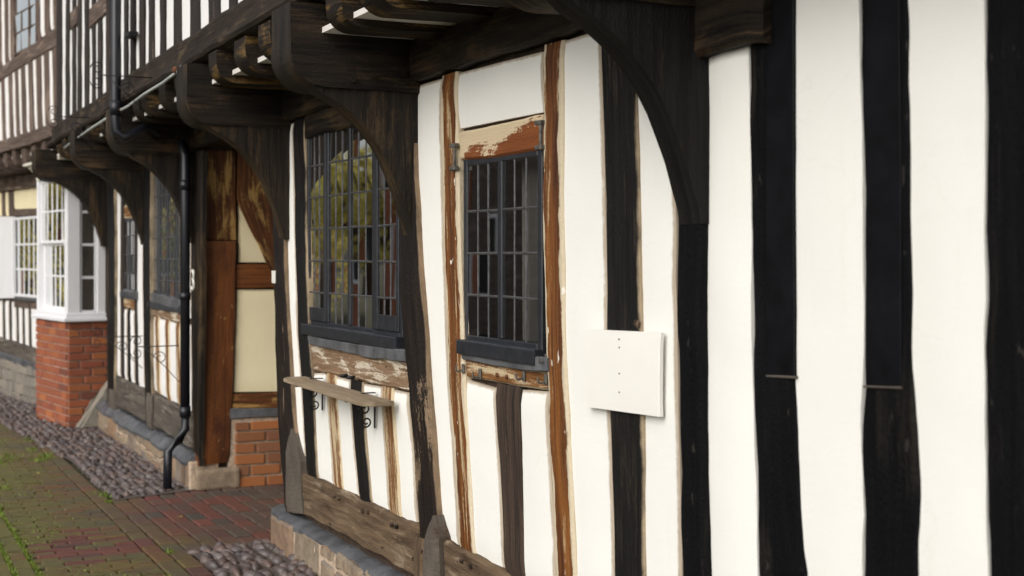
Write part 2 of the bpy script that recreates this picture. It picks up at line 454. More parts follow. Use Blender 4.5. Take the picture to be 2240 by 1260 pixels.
def from_bm(bm, name='mesh'):
    me = bpy.data.meshes.new(name)
    bmesh.ops.recalc_face_normals(bm, faces=bm.faces)
    bm.to_mesh(me); bm.free()
    return me

def nz(p, k=1.0, seed=0.0):
    return noise.noise(Vector(p) * k + Vector((seed, seed * 1.7, -seed)))

def resample(poly, n, t0=0.0, t1=1.0):
    L = [0.0]
    for a, b in zip(poly, poly[1:]):
        L.append(L[-1] + math.hypot(b[0] - a[0], b[1] - a[1]))
    out = []
    for i in range(n):
        d = L[-1] * (t0 + (t1 - t0) * i / (n - 1))
        for k in range(len(poly) - 1):
            if d <= L[k + 1] + 1e-9 or k == len(poly) - 2:
                f = (d - L[k]) / max(1e-9, L[k + 1] - L[k])
                a, b = poly[k], poly[k + 1]
                out.append((a[0] + (b[0] - a[0]) * f, a[1] + (b[1] - a[1]) * f))
                break
    return out

SEED = [0.0]
def strip(name, pl, A, B, D, thick, m, parent, px=True, inset=0.0, wob=0.003, bev=0.006, relief=0.002, cols=None, step=0.05, endcap=True, bulge=0.0, slope=0.0):
    """a timber, panel or sheet lying in a wall plane between two edge lines A and B (photo points or (along, height))"""
    SEED[0] += 3.17
    sd_ = SEED[0]
    if px:
        A = [pl.px(u, v, D) for u, v in A]; B = [pl.px(u, v, D) for u, v in B]
    ln = sum(math.hypot(b[0] - a[0], b[1] - a[1]) for a, b in zip(A, A[1:]))
    wd = math.hypot(A[0][0] - B[0][0], A[0][1] - B[0][1])
    n = max(4, min(90, int(ln / step) + 1))
    e = inset / max(ln, 0.01)
    ra, rb = resample(A, n, e, 1 - e), resample(B, n, e, 1 - e)
    nc = cols or max(3, min(24, int(wd / step)))
    ts = [0.0, min(0.45, bev / max(wd, 1e-3))]
    ts += [ts[1] + (1 - 2 * ts[1]) * i / nc for i in range(1, nc)]
    ts += [1 - ts[1], 1.0]
    verts, uvm, uvn, uve = [], [], [], []
    acc = 0.0
    for i in range(n):
        a, b = Vector(ra[i]), Vector(rb[i])
        if i: acc += math.hypot(ra[i][0] - ra[i - 1][0], ra[i][1] - ra[i - 1][1])
        dv = (b - a)
        wl = max(dv.length, 1e-4); dn = dv / wl
        wa = wob * (nz((acc * 7, 0, 0), 1, sd_) + 0.6 * nz((acc * 24, 3, 0), 1, sd_))
        wb = wob * (nz((acc * 7, 9, 0), 1, sd_) + 0.6 * nz((acc * 24, 12, 0), 1, sd_))
        a2 = a + dn * (inset + wa); b2 = b - dn * (inset + wb)
        endf = 1.0 if endcap and i in (0, n - 1) else 0.0
        for t in ts:
            p = a2 + (b2 - a2) * t
            d = D - (bev if t in (0.0, 1.0) else 0.0) - bev * endf
            d += relief * (nz((p.x * 4, p.y * 4, 1), 1, sd_) + 0.5 * nz((p.x * 13, p.y * 9, 2), 1, sd_))
            d += bulge * math.sin(math.pi * t) + slope * t
            verts.append(pl.pt(p.x, d, p.y)); uvm.append((t * wd, acc)); uvn.append((t, i / (n - 1))); uve.append((min(t, 1 - t) * (b2 - a2).length, min(acc, ln - acc)))
    k = len(ts)
    faces = [(i * k + j, i * k + j + 1, (i + 1) * k + j + 1, (i + 1) * k + j) for i in range(n - 1) for j in range(k - 1)]
    # skirt back into the wall
    ring = [j for j in range(k)] + [i * k + k - 1 for i in range(1, n)] + [(n - 1) * k + j for j in range(k - 2, -1, -1)] + [i * k for i in range(n - 2, 0, -1)]
    base = len(verts)
    for r_ in ring:
        verts.append(verts[r_] - pl.n * thick); uvm.append((uvm[r_][0] + thick * .7, uvm[r_][1])); uvn.append(uvn[r_]); uve.append(uve[r_])
    nr = len(ring)
    for i in range(nr):
        j = (i + 1) % nr
        faces.append((ring[i], base + i, base + j, ring[j]))
    me = bpy.data.meshes.new(name)
    me.from_pydata(verts, [], faces)
    me.update()
    f0 = me.polygons[(len(ts) - 1) * (n // 2) + k // 2]
    if f0.normal.dot(pl.n) < 0:
        me.flip_normals()
    um = me.uv_layers.new(name='m'); un = me.uv_layers.new(name='n'); ue = me.uv_layers.new(name='e')
    for lp in me.loops:
        ue.data[lp.index].uv = uve[lp.vertex_index]
        um.data[lp.index].uv = uvm[lp.vertex_index]; un.data[lp.index].uv = uvn[lp.vertex_index]
    for p in me.polygons[:(n - 1) * (k - 1)]: p.use_smooth = True
    me.set_sharp_from_angle(angle=R(30))
    return link(name, me, m, parent)

def box_bm(bm, pl, s0, s1, d0, d1, z0, z1, bev=0.004, seg=1):
    vs = [bm.verts.new(pl.pt(s, d, z)) for s in (s0, s1) for d in (d0, d1) for z in (z0, z1)]
    fs = [(0, 1, 3, 2), (4, 6, 7, 5), (0, 4, 5, 1), (2, 3, 7, 6), (0, 2, 6, 4), (1, 5, 7, 3)]
    nf = [bm.faces.new([vs[i] for i in f]) for f in fs]
    bmesh.ops.recalc_face_normals(bm, faces=nf)
    if bev > 0:
        es = list({e for f in nf for e in f.edges})
        bmesh.ops.bevel(bm, geom=es, offset=bev, segments=seg, affect='EDGES', profile=0.6)

def box(name, pl, s0, s1, d0, d1, z0, z1, m, parent, bev=0.004, seg=1):
    bm = bmesh.new()
    box_bm(bm, pl, s0, s1, d0, d1, z0, z1, bev, seg)
    return link(name, from_bm(bm), m, parent)

def sweep(name, prof, pos, ts, m, parent, amp=0.004, freq=5.0, caps=True, smooth=True, loc=None):
    """closed profile carried along a line, a little uneven as hand-hewn timber is"""
    SEED[0] += 2.31
    sd_ = SEED[0]
    verts = []
    n = len(prof)
    for t in ts:
        for (a, b) in prof:
            p = Vector(pos(t, a, b))
            q = p * freq
            verts.append(p + Vector((nz(q, 1, sd_), nz(q, 1, sd_ + 5), nz(q, 1, sd_ + 9))) * amp + Vector((nz(q * .2, 1, sd_ + 2), nz(q * .2, 1, sd_ + 3), nz(q * .2, 1, sd_ + 4))) * amp * 1.5)
    faces = []
    for i in range(len(ts) - 1):
        for j in range(n):
            k = (j + 1) % n
            faces.append((i * n + j, i * n + k, (i + 1) * n + k, (i + 1) * n + j))
    if caps:
        faces.append(tuple(range(n))[::-1])
        faces.append(tuple((len(ts) - 1) * n + j for j in range(n)))
    me = bpy.data.meshes.new(name)
    me.from_pydata(verts, [], faces)
    bm = bmesh.new(); bm.from_mesh(me)
    bmesh.ops.recalc_face_normals(bm, faces=bm.faces)
    bm.to_mesh(me); bm.free()
    o = link(name, me, m, parent, loc)
    if smooth:
        for p in me.polygons: p.use_smooth = True
        me.set_sharp_from_angle(angle=R(38))
    return o

def rrect(a0, a1, b0, b1, r=0.012, n=3, sub=3):
    """rounded rectangle profile with points along the sides"""
    pts = []
    cs = [(a1 - r, b0 + r, -90), (a1 - r, b1 - r, 0), (a0 + r, b1 - r, 90), (a0 + r, b0 + r, 180)]
    for ci, (cx, cy, st) in enumerate(cs):
        arc = [(cx + r * math.cos(R(st + 90 * i / n)), cy + r * math.sin(R(st + 90 * i / n))) for i in range(n + 1)]
        if pts:
            p0 = pts[-1]
            for i in range(1, sub): pts.append((p0[0] + (arc[0][0] - p0[0]) * i / sub, p0[1] + (arc[0][1] - p0[1]) * i / sub))
        pts += arc
    p0, q = pts[-1], pts[0]
    for i in range(1, sub): pts.append((p0[0] + (q[0] - p0[0]) * i / sub, p0[1] + (q[1] - p0[1]) * i / sub))
    return pts

def tube_bm(bm, pts, r, n=8, closed_ends=True):
    pts = [Vector(p) for p in pts]
    rings = []
    up = Vector((0.123, 0.2, 0.97))
    for i, p in enumerate(pts):
        d = (pts[min(i + 1, len(pts) - 1)] - pts[max(i - 1, 0)]).normalized()
        a = d.cross(up)
        if a.length < 0.1: a = d.cross(Vector((1, 0, 0)))
        a.normalize(); b = d.cross(a)
        rr = r[i] if isinstance(r, (list, tuple)) else r
        rings.append([bm.verts.new(p + (a * math.cos(2 * math.pi * k / n) + b * math.sin(2 * math.pi * k / n)) * rr) for k in range(n)])
    for i in range(len(pts) - 1):
        for k in range(n):
            bm.faces.new([rings[i][k], rings[i][(k + 1) % n], rings[i + 1][(k + 1) % n], rings[i + 1][k]])
    if closed_ends:
        bm.faces.new(rings[0]); bm.faces.new(rings[-1][::-1])

def tube(name, pts, r, m, parent=None, n=8):
    bm = bmesh.new()
    tube_bm(bm, pts, r, n)
    o = link(name, from_bm(bm), m, parent)
    for p in o.data.polygons:
        p.use_smooth = len(p.vertices) == 4
    return o

def peg(pl, u, v, D, r, h, m, parent, name='peg'):
    s, z = pl.px(u, v, D)
    return tube(name, [pl.pt(s, D - .02, z), pl.pt(s, D + h * .8, z), pl.pt(s, D + h, z)], [r, r, r * .7], m, parent, 7)

def scroll(c, ax, ay, r, turns, n=20, sgn=1):
    """a flat spiral of points about c in the plane ax, ay"""
    out = []
    for i in range(n):
        f = i / (n - 1)
        a = f * turns * 2 * math.pi * sgn
        rr = r * (1 - 0.72 * f)
        out.append(c + ax * (rr * math.cos(a)) + ay * (rr * math.sin(a)))
    return out

# ------------------------------------------------------------------ ground
def sheet(name, pts, z, m, thick=0.0):
    bm = bmesh.new()
    vs = [bm.verts.new((x, y, z)) for x, y in pts]
    f = bm.faces.new(vs)
    if f.normal.z < 0: f.normal_flip()
    me = bpy.data.meshes.new(name); bm.to_mesh(me); bm.free()
    return link(name, me, m)

g = sheet('ground', [(-120, -120), (120, -120), (120, 120), (-120, 120)], -0.055, 'earth')
g['kind'] = 'structure'

def paver_mesh(seed):
    """unit brick top: x,y in -.5...5, chamfered, no underside"""
    rn = random.Random(seed)
    bm = bmesh.new()
    c = 0.035
    lo = [bm.verts.new((sx * .5, sy * .5, -1)) for sx, sy in ((-1, -1), (1, -1), (1, 1), (-1, 1))]
    md = [bm.verts.new((sx * (.5 - rn.random() * .02), sy * (.5 - rn.random() * .03), -.12)) for sx, sy in ((-1, -1), (1, -1), (1, 1), (-1, 1))]
    hi = [bm.verts.new((sx * (.5 - c * (.5 + rn.random())), sy * (.5 - 2 * c * (.6 + rn.random() * .8)), rn.uniform(-.03, .03))) for sx, sy in ((-1, -1), (1, -1), (1, 1), (-1, 1))]
    for a, b in ((lo, md), (md, hi)):
        for i in range(4):
            bm.faces.new([a[i], a[(i + 1) % 4], b[(i + 1) % 4], b[i]])
    bm.faces.new(hi)
    return from_bm(bm, 'paver')
PV = []
M['paver_red'] = pieces('red_brick_paver', [(0.15, 0.045, 0.034), (0.12, 0.045, 0.036), (0.165, 0.055, 0.04), (0.09, 0.042, 0.036)], rough=0.6, dirt=(0.12, 0.08, 0.06), damt=0.5, spec=0.35)
for i in range(8):
    me = paver_mesh(i); me.materials.append(M['paver']); auto_uv(me); PV.append(me)

PVR = []
for m_ in PV:
    c_ = m_.copy(); c_.materials.clear(); c_.materials.append(M['paver_red']); PVR.append(c_)

def add_copy(bm_data, me, loc, rz, sc, tilt=(0, 0)):
    """append a transformed copy of a mesh to (verts, faces)"""
    V, Fc = bm_data
    b = len(V)
    c, s = math.cos(rz), math.sin(rz)
    for v in me.vertices:
        x, y, z = v.co.x * sc[0], v.co.y * sc[1], v.co.z * sc[2]
        z += x * tilt[0] + y * tilt[1]
        V.append((loc[0] + x * c - y * s, loc[1] + x * s + y * c, loc[2] + z))
    for p in me.polygons:
        Fc.append(tuple(b + i for i in p.vertices))

spots = []   # (x, y, length along local x, width, rot)
rn = random.Random(3)
# field of bricks laid across the street
x = -16.0
row = 0
while x < 1.6:
    y = -0.727
    first = 0.215 if row % 2 == 0 else 0.105 + rn.uniform(-.02, .02)
    while y > -1.29:
        L = min(first, y + 1.306)
        if L > .04: spots.append((x + rn.uniform(-.002, .002), y - L / 2, L - .008, 0.070, 90))
        y -= L + .001; first = 0.215
    x += 0.079; row += 1
# stretcher rows beyond, running along the street
y = -1.36; row = 0
while y > -3.6:
    x = -16 + (0.11 if row % 2 else 0) + rn.uniform(-.03, .03)
    while x < 1.6:
        L = 0.21 + rn.uniform(-.01, .01)
        spots.append((x + L / 2, y, L - .014, 0.093, 0)); x += L
    y -= 0.108; row += 1
# border course between cobbles and field, then stretchers into the passage
y = -0.672; row = 0
while y > -0.70:
    x = -16.0
    while x < 2:
        L = 0.215; spots.append((x + L / 2, y, L - .01, .095, 0)); x += L
    y -= .2
y = -0.565
while y < 3.2:
    x0, x1 = (-2.03, -0.03)
    if y < -0.0: x0, x1 = (-1.86 - 0.2 * (y + .565), -0.08)
    if y < -.5: x1 = 2.0
    x = x0 + rn.uniform(-.1, 0)
    while x < x1:
        L = 0.205 + rn.uniform(-.012, .012)
        a, b = max(x, x0), min(x + L, x1)
        if b - a > .05: spots.append(((a + b) / 2, y, b - a - .009, .099, 0))
        x += L
    y += 0.108
PAVING = bpy.data.objects.new('brick_paving', bpy.data.meshes.new('brick_paving'))
bm = bmesh.new()
f = bm.faces.new([bm.verts.new(p) for p in ((-16, -3.7, -.02), (2, -3.7, -.02), (2, 3.2, -.02), (-16, 3.2, -.02))])
bm.to_mesh(PAVING.data); bm.free()
PAVING.data.materials.append(M['earth'])
C.objects.link(PAVING); PAVING['kind'] = 'structure'; WL[PAVING] = Vector((0, 0, 0))
info = []
for s in spots:
    pr = project((s[0], s[1], 0))
    vis = pr and -40 < pr[0] < 640 and 860 < pr[1] < 1290
    info.append((pr[2] if vis else 999, s))
info.sort(key=lambda a: a[0])
rest = ([], [])
def ptz(x, y):
    return 0.006 * nz((x, y, 0), 1.7, 3) + 0.003 * nz((x, y, 0), 9, 8)
for i, (dep, s) in enumerate(info):
    red = (((s[0] + .55) / .55) ** 2 + ((s[1] + .95) / .28) ** 2 < rn.uniform(.5, 1.2) and rn.random() < .75) or (s[1] > -.6 and rn.random() < .08)
    me = (PVR if red else PV)[rn.randrange(8)]
    z = ptz(s[0], s[1]) + rn.uniform(-.0025, .0025)
    rz = R(s[4]) + rn.uniform(-.012, .012)
    if i < 300 and dep < 900:
        o = inst('paver', me, (s[0], s[1], z), PAVING, (rn.uniform(-.012, .012), rn.uniform(-.012, .012), rz), (s[2], s[3], .06))
    else:
        add_copy(rest, me, (s[0], s[1], z), rz, (s[2], s[3], .06), (rn.uniform(-.012, .012), rn.uniform(-.012, .012)))
me = bpy.data.meshes.new('distant_pavers'); me.from_pydata(rest[0], [], rest[1]); me.update()
o = link('distant_pavers', me, 'paver', PAVING); o['kind'] = 'stuff'

# cobbles
def cob_mesh(seed):
    rn_ = random.Random(seed)
    bm = bmesh.new()
    n = 8
    rings = []
    for (rr, z) in ((.42, -.55), (.53, -.1), (.45, .22), (.25, .42)):
        rings.append([bm.verts.new((rr * math.cos(2 * math.pi * (k + .3 * rn_.random()) / n) * (1 + rn_.uniform(-.06, .06)), rr * math.sin(2 * math.pi * k / n) * (1 + rn_.uniform(-.06, .06)), z + rn_.uniform(-.03, .03))) for k in range(n)])
    top = bm.verts.new((0, 0, .5))
    for a, b in zip(rings, rings[1:]):
        for k in range(n): bm.faces.new([a[k], a[(k + 1) % n], b[(k + 1) % n], b[k]])
    for k in range(n): bm.faces.new([rings[-1][k], rings[-1][(k + 1) % n], top])
    me = from_bm(bm, 'cobble')
    for p in me.polygons: p.use_smooth = True
    me.materials.append(M['cobble']); auto_uv(me)
    return me
CB = [cob_mesh(40 + i) for i in range(8)]
cobs = []
def cob_area(inside, x0, x1, y0, y1, p):
    y = y0; r_ = 0
    while y < y1:
        x = x0 + (p * .55 if r_ % 2 else 0)
        while x < x1:
            px_, py_ = x + rn.uniform(-.3, .3) * p, y + rn.uniform(-.25, .25) * p
            if inside(px_, py_): cobs.append((px_, py_, p))
            x += p * 1.12
        y += p * .92; r_ += 1
bayx = lambda x, y: FAR.pt(0, 0, 0)
def far_front(x):
    return -0.02 - 0.139 / .99 * (-5.78 - x) if x < -5.78 else 0.12
def in_mid(x, y):
    edge = -0.60 if x > -3.7 else -0.60 - 0.085 * (-3.7 - x) * 1.0
    back = -0.06 if x > -5.78 else 0.02 - 0.1405 * (-5.78 - x) - .05
    if -7.35 < x < -5.85:      # foot of the bay
        back -= 0.30
    return edge < y < back and x < -1.84 - 0.35 * (y + 0.58)
cob_area(in_mid, -12.5, -1.7, -1.35, 0.1, .066)
ncob = len(cobs)
def in_near(x, y):
    return -0.49 + .02 * nz((x, 0, 0), 5) < y < 0.05 - .1 and x > -0.10 + .03 * nz((0, y, 0), 9) + 0.05 * (-y)
cob_area(in_near, -0.2, 3.4, -.55, 0.05, .073)
near_strip = sheet('cobble_strip', [(-.12, -.51), (3.5, -.51), (3.5, .1), (-.12, .1)], 0.004, 'bed')
near_strip['kind'] = 'structure'
mid_strip = sheet('cobble_strip', [(-1.80, -.60), (-1.98, -.02), (-5.8, .1), (-12.5, -.85), (-12.5, -1.36), (-3.7, -.60)], 0.004, 'bed')
mid_strip['kind'] = 'structure'
ci = []
for i, (x, y, p) in enumerate(cobs):
    pr = project((x, y, .03))
    vis = pr and -20 < pr[0] < 900 and pr[1] < 1275 and y < 0
    ci.append((pr[2] if vis else 999, x, y, p, near_strip if i >= ncob else mid_strip))
ci.sort(key=lambda a: a[0])
restn, restm = ([], []), ([], [])
for i, (dep, x, y, p, par) in enumerate(ci):
    me = CB[rn.randrange(8)]
    a = rn.uniform(.9, 1.6) * p; b_ = p * rn.uniform(.6, .95); hh = p * rn.uniform(.7, .95)
    z = .002 + rn.uniform(-.010, .006)
    rz = rn.gauss(0.4, .55)
    if i < 300 and dep < 900:
        inst('cobble', me, (x, y, z), par, (rn.uniform(-.25, .25), rn.uniform(-.25, .25), rz), (a, b_, hh))
    else:
        add_copy(restn if par is near_strip else restm, me, (x, y, z), rz, (a, b_, hh), (rn.uniform(-.2, .2), rn.uniform(-.2, .2)))
for par, rs in ((near_strip, restn), (mid_strip, restm)):
    me = bpy.data.meshes.new('small_cobbles'); me.from_pydata(rs[0], [], rs[1]); me.update()
    o = link('small_cobbles', me, 'cobble', par, smooth=True); o['kind'] = 'stuff'

# moss and blades in the joints
mv, mf = [], []
def blade(x, y, h, wd):
    a = rn.uniform(0, 6.28); b0 = len(mv)
    lx, ly = math.cos(a) * wd, math.sin(a) * wd
    tx, ty = rn.uniform(-h, h) * .8, rn.uniform(-h, h) * .8
    z = ptz(x, y) - .004
    mv.extend([(x - lx, y - ly, z), (x + lx, y + ly, z), (x + tx, y + ty, z + h)])
    mf.append((b0, b0 + 1, b0 + 2))
for yj in (-1.306, -1.414, -1.522, -1.630):
    x = -9.5
    while x < 1.2:
        dens = 0.5 + 0.9 * nz((x, yj * 3, 0), 1.3, 5) + (0.35 if x > -2.5 else 0) - (.25 if yj < -1.6 else 0)
        if rn.random() < dens * 1.1:
            for k in range(3): blade(x + rn.uniform(-.01, .01), yj + rn.gauss(0, .006), rn.uniform(.008, .018), rn.uniform(.003, .007))
        x += .0045
for i in range(22000):
    x, y = rn.uniform(-8, 1), rn.uniform(-2.6, -.66)
    rowx = round(x / .079) * .079 - .0395 + 0.0
    if y > -1.3: x = rowx + rn.gauss(0, .004) + (-16 % .079)
    if nz((x, y, 0), 1.1, 20) + .5 * nz((x, y, 0), 6, 21) > 0.10 + .25 * (y + 1.3):
        blade(x, y, rn.uniform(.006, .014), rn.uniform(.003, .006))
for (u, v, n, sp) in ((62, 962, 40, .05), (70, 985, 60, .07), (100, 1000, 110, .09), (85, 1008, 80, .1), (20, 1003, 90, .12), (225, 1085, 60, .05), (236, 1098, 30, .03), (372, 1208, 30, .03), (10, 1068, 40, .05), (0, 1010, 50, .1)):
    r_ = FWD + RGT * ((u - CX) / F) + Vector((0, 0, (HY - v) / F))
    p = CAM + r_ * (-CAM.z / r_.z)
    for k in range(n): blade(p.x + rn.gauss(0, sp), p.y + rn.gauss(0, sp * .35), rn.uniform(.012, .035), rn.uniform(.003, .007))
me = bpy.data.meshes.new('moss'); me.from_pydata(mv, [], mf); me.update()
o = link('moss', me, 'moss'); o['kind'] = 'stuff'; tag(o, 'green moss and small weeds growing in the paving joints', 'moss')

# ------------------------------------------------------------------ the long jettied house
HOUSE = thing('timber_framed_house', (1.3, 0, 0), 'long black and white timber framed house with overhanging upper floor and leaded windows', 'house')
H = HOUSE

# wall core behind panels (with window openings left free)
W1 = (0.415, 1.80, 1.235, 2.33)
W2 = (2.455, 3.130, 1.262, 1.985)
W3 = (-3.64, -2.44, 1.235, 2.33)
W4 = (-4.84, -4.28, 1.285, 1.93)
def core(s0, s1, holes):
    xs = sorted({s0, s1, *[h[0] for h in holes], *[h[1] for h in holes]})
    bm = bmesh.new()
    for a, b in zip(xs, xs[1:]):
        hs_ = [h for h in holes if h[0] <= a + 1e-6 and h[1] >= b - 1e-6]
        zz = [(0.02, 2.7)] if not hs_ else [(0.02, hs_[0][2]), (hs_[0][3], 2.7)]
        for z0, z1 in zz: box_bm(bm, WALL, a, b, -.14, -.022, z0, z1, 0)
    return link('wall_core', from_bm(bm), 'backing', H)
core(0.0, 9.0, [W1, W2])
core(-5.72, -2.02, [W3, W4])
box('wall_core', SIDE, 0.02, 3.2, -.14, -.03, 0.02, 2.7, 'backing', H, 0)
box('wall_core', Plane((0, 0, 0), (0, -1, 0), (-1, 0, 0)), -3.2, -0.14, -.1, 0.0, 0.02, 2.7, 'plaster_cream', H, 0)  # unseen passage wall, coloured cream to bounce light onto the side wall
box('end_wall', Plane((-5.72, 0, 0), (0, -1, 0), (-1, 0, 0)), -3.2, -.02, -.1, 0, 0, 5.2, 'backing', H, 0)
# dim rooms behind the windows
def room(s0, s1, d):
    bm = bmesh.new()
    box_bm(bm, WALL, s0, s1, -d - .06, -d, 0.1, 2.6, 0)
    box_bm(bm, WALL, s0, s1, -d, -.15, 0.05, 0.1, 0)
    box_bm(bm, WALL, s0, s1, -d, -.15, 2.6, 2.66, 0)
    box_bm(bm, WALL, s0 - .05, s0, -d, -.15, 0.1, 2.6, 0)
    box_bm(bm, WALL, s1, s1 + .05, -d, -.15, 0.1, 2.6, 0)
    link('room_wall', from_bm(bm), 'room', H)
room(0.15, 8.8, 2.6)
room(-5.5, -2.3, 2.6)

# --- edges of the near timbers, read from the photograph
pB_L = [(599, 270), (596, 480), (600, 700), (605, 900), (612, 1010), (622, 1125)]
pB_R = [(615, 272), (618, 480), (622, 620), (632, 800), (640, 930), (655, 1035), (658, 1125)]
s2_L = [(640, 262), (645, 500), (652, 740), (660, 850), (671, 1046)]
s2_R = [(664, 258), (668, 500), (673, 740), (682, 850), (692, 1054)]
pA_L = [(876, 186), (868, 455), (877, 680), (884, 788), (903, 985), (914, 1180), (918, 1262)]
pA_R = [(894, 186), (903, 367), (914, 579), (930, 784), (945, 994), (957, 1172), (961, 1262)]
s3_L = [(963, 166), (966, 350), (970, 510), (975, 694), (982, 851), (989, 946), (999, 1111), (1004, 1212)]
s3_R = [(996, 155), (1001, 350), (1004, 510), (1010, 694), (1016, 851), (1021, 946), (1030, 1111), (1038, 1226)]
s4_L = [(1186, 98), (1189, 245), (1186, 433), (1187, 560), (1191, 694), (1198, 851), (1200, 946), (1210, 1111), (1216, 1265), (1222, 1330)]
s4_R = [(1228, 86), (1228, 245), (1228, 433), (1229, 510), (1231, 694), (1238, 851), (1243, 946), (1251, 1111), (1257, 1265), (1262, 1345)]
s5_L = [(1080, 838), (1087, 946), (1098, 1111), (1104, 1262)]
s5_R = [(1134, 848), (1135, 946), (1139, 1111), (1143, 1285)]
s6_L = [(1312, 58), (1318, 230), (1324, 433), (1326, 700), (1333, 900), (1340, 1111), (1344, 1260), (1348, 1390)]
s6_R = [(1386, 34), (1389, 230), (1394, 433), (1399, 700), (1403, 900), (1404, 1111), (1406, 1260), (1410, 1410)]
p7_L = [(1472, 0), (1474, 200), (1474, 366), (1477, 508), (1477, 630), (1480, 747), (1485, 976), (1490, 1250), (1493, 1460)]
p7_R = [(1530, -20), (1534, 122), (1545, 254), (1542, 396), (1545, 508), (1545, 671), (1545, 874), (1549, 1077), (1554, 1255), (1558, 1480)]
s8_L = [(1639, -60), (1639, 86), (1639, 244), (1644, 508), (1644, 747), (1646, 849), (1654, 1077), (1658, 1255), (1662, 1530)]
s8_R = [(1735, -70), (1735, 60), (1735, 244), (1738, 630), (1737, 813), (1743, 925), (1748, 1102), (1763, 1255), (1770, 1560)]
s9_L = [(1879, -90), (1881, 152), (1887, 356), (1889, 630), (1892, 772), (1888, 843), (1882, 925), (1887, 1128), (1887, 1255), (1890, 1640)]
s9_R = [(1984, -100), (1988, 244), (1992, 630), (1994, 813), (2004, 945), (2012, 1077), (2008, 1255), (2012, 1680)]
s10_L = [(2152, -120), (2156, 203), (2152, 508), (2157, 630), (2152, 772), (2157, 1077), (2162, 1255), (2168, 1760)]
s10_R = [(2300, -150), (2300, 500), (2306, 1000), (2310, 1850)]

GAP = 0.007
def between(poly, v0, v1):
    """the stretch of an edge line from v0 to v1"""
    out = []
    def at(v):
        for a, b in zip(poly, poly[1:]):
            if a[1] <= v <= b[1]:
                f = (v - a[1]) / (b[1] - a[1]); return (a[0] + (b[0] - a[0]) * f, v)
        return poly[0] if v < poly[0][1] else (poly[-1][0], v)
    out.append(at(v0)); out += [p for p in poly if v0 + 3 < p[1] < v1 - 3]; out.append(at(v1))
    return out

def panel(A, B, m='plaster', D=0.0, pl=WALL, bulge=0.003, wob=0.003, gap=GAP, par=None, px=True):
    return strip('plaster_panel', pl, A, B, D, 0.022, m, par or H, inset=gap, wob=wob, bev=0.0015 if m == 'plaster_clean' else 0.007, relief=0.0035, bulge=bulge, px=px)
def stud(A, B, m, D=0.010, name='stud', pl=WALL, wob=0.004, thick=0.034, bev=0.008, relief=0.003, **k):
    return strip(name, pl, A, B, D, thick + max(0, D), m, k.pop('par', H), wob=wob, bev=bev, relief=relief, **k)

# panels, left to right
panel(between(pB_R, 276, 1031), between(s2_L, 266, 1041))
panel(between(pA_R, 190, 1152), between(s3_L, 168, 1210))
panel(between(s3_R, 157, 286), between(s4_L, 108, 248))
panel(between(s3_R, 826, 1224), between(s5_L, 846, 1256))
panel(between(s5_R, 848, 1283), between(s4_L, 852, 1325))
panel(between(s4_R, 84, 1350), between(s6_L, 60, 1388))
panel(between(s6_R, 36, 1408), between(p7_L, 8, 1458))
panel([(1537, 120), (1547, 254), (1545, 396), (1547, 671), (1548, 874), (1551, 1077), (1556, 1255), (1560, 1480)], between(s8_L, 88, 1530), 'plaster_clean', bulge=0.008, wob=0.005, gap=.001)
panel(between(s8_R, -68, 1558), between(s9_L, -88, 1640), 'plaster_clean', wob=.005, gap=.001)
panel(between(s9_R, -98, 1680), between(s10_L, -118, 1760), 'plaster_clean', wob=.005, gap=.001)
# under window 1
under = [(s2_R, (700, 812), (690, 1052)),]
u1 = ([(712, 812), (724, 960), (730, 1075)], [(730, 820), (742, 960), (749, 1084)])
u2 = ([(763, 828), (774, 960), (786, 1102)], [(788, 836), (799, 960), (811, 1114)])
u3 = ([(833, 842), (842, 960), (852, 1134)], [(856, 848), (865, 960), (876, 1145)])
panel(between(s2_R, 814, 1050), u1[0]); panel(u1[1], u2[0]); panel(u2[1], u3[0])
panel(u3[1], between(pA_L, 856, 1160))
stud(*u1, 'tan', wob=.005); stud(*u2, 'blackworn', .014); stud(*u3, 'tan', wob=.005)
# the timbers themselves
stud(pB_L, pB_R, 'darkpost', 0.03, 'post', relief=.006)
stud(s2_L, s2_R, 'blackworn', .016)
stud(pA_L, pA_R, 'darkpost', 0.03, 'post', relief=.008, wob=.006)
stud(s3_L, s3_R, 'brown'); stud(s4_L, s4_R, 'brown', .012)
stud(s5_L, s5_R, 'grain', .012, relief=.005)
stud(s6_L, s6_R, 'blackworn', .014)
stud(p7_L, [(a - 17, b) for a, b in p7_R], 'black', 0.032, 'post', relief=.008, wob=.007)
stud([(a - 19, b) for a, b in p7_R], p7_R, 'black', 0.006, 'post_edge', wob=.008)
stud(s8_L, s8_R, 'black', .006, 'stud', wob=.006, relief=.006)
stud([(1676, -66), (1676, 400), (1675, 820)], [(1734, -66), (1735, 400), (1736, 823)], 'smooth', .0105, 'painted_board', wob=.001, bev=.0015, relief=.0006, thick=.012)
stud([(1674, 820), (1738, 823)], [(1674, 825), (1738, 829)], 'boardend', .012, 'board_end', wob=.002, bev=.0015, thick=.01)
stud(s9_L, s9_R, 'black', .006, wob=.005, relief=.004)
stud([(1891, -70), (1893, 400), (1892, 842)], [(1966, -70), (1970, 400), (1970, 845)], 'smooth', .0105, 'painted_board', wob=.001, bev=.0015, relief=.0006, thick=.012)
stud([(1888, 843), (1970, 846)], [(1888, 848), (1970, 852)], 'boardend', .012, 'board_end', wob=.002, bev=.0015, thick=.01)
stud(s10_L, s10_R, 'black', .008, wob=.004)
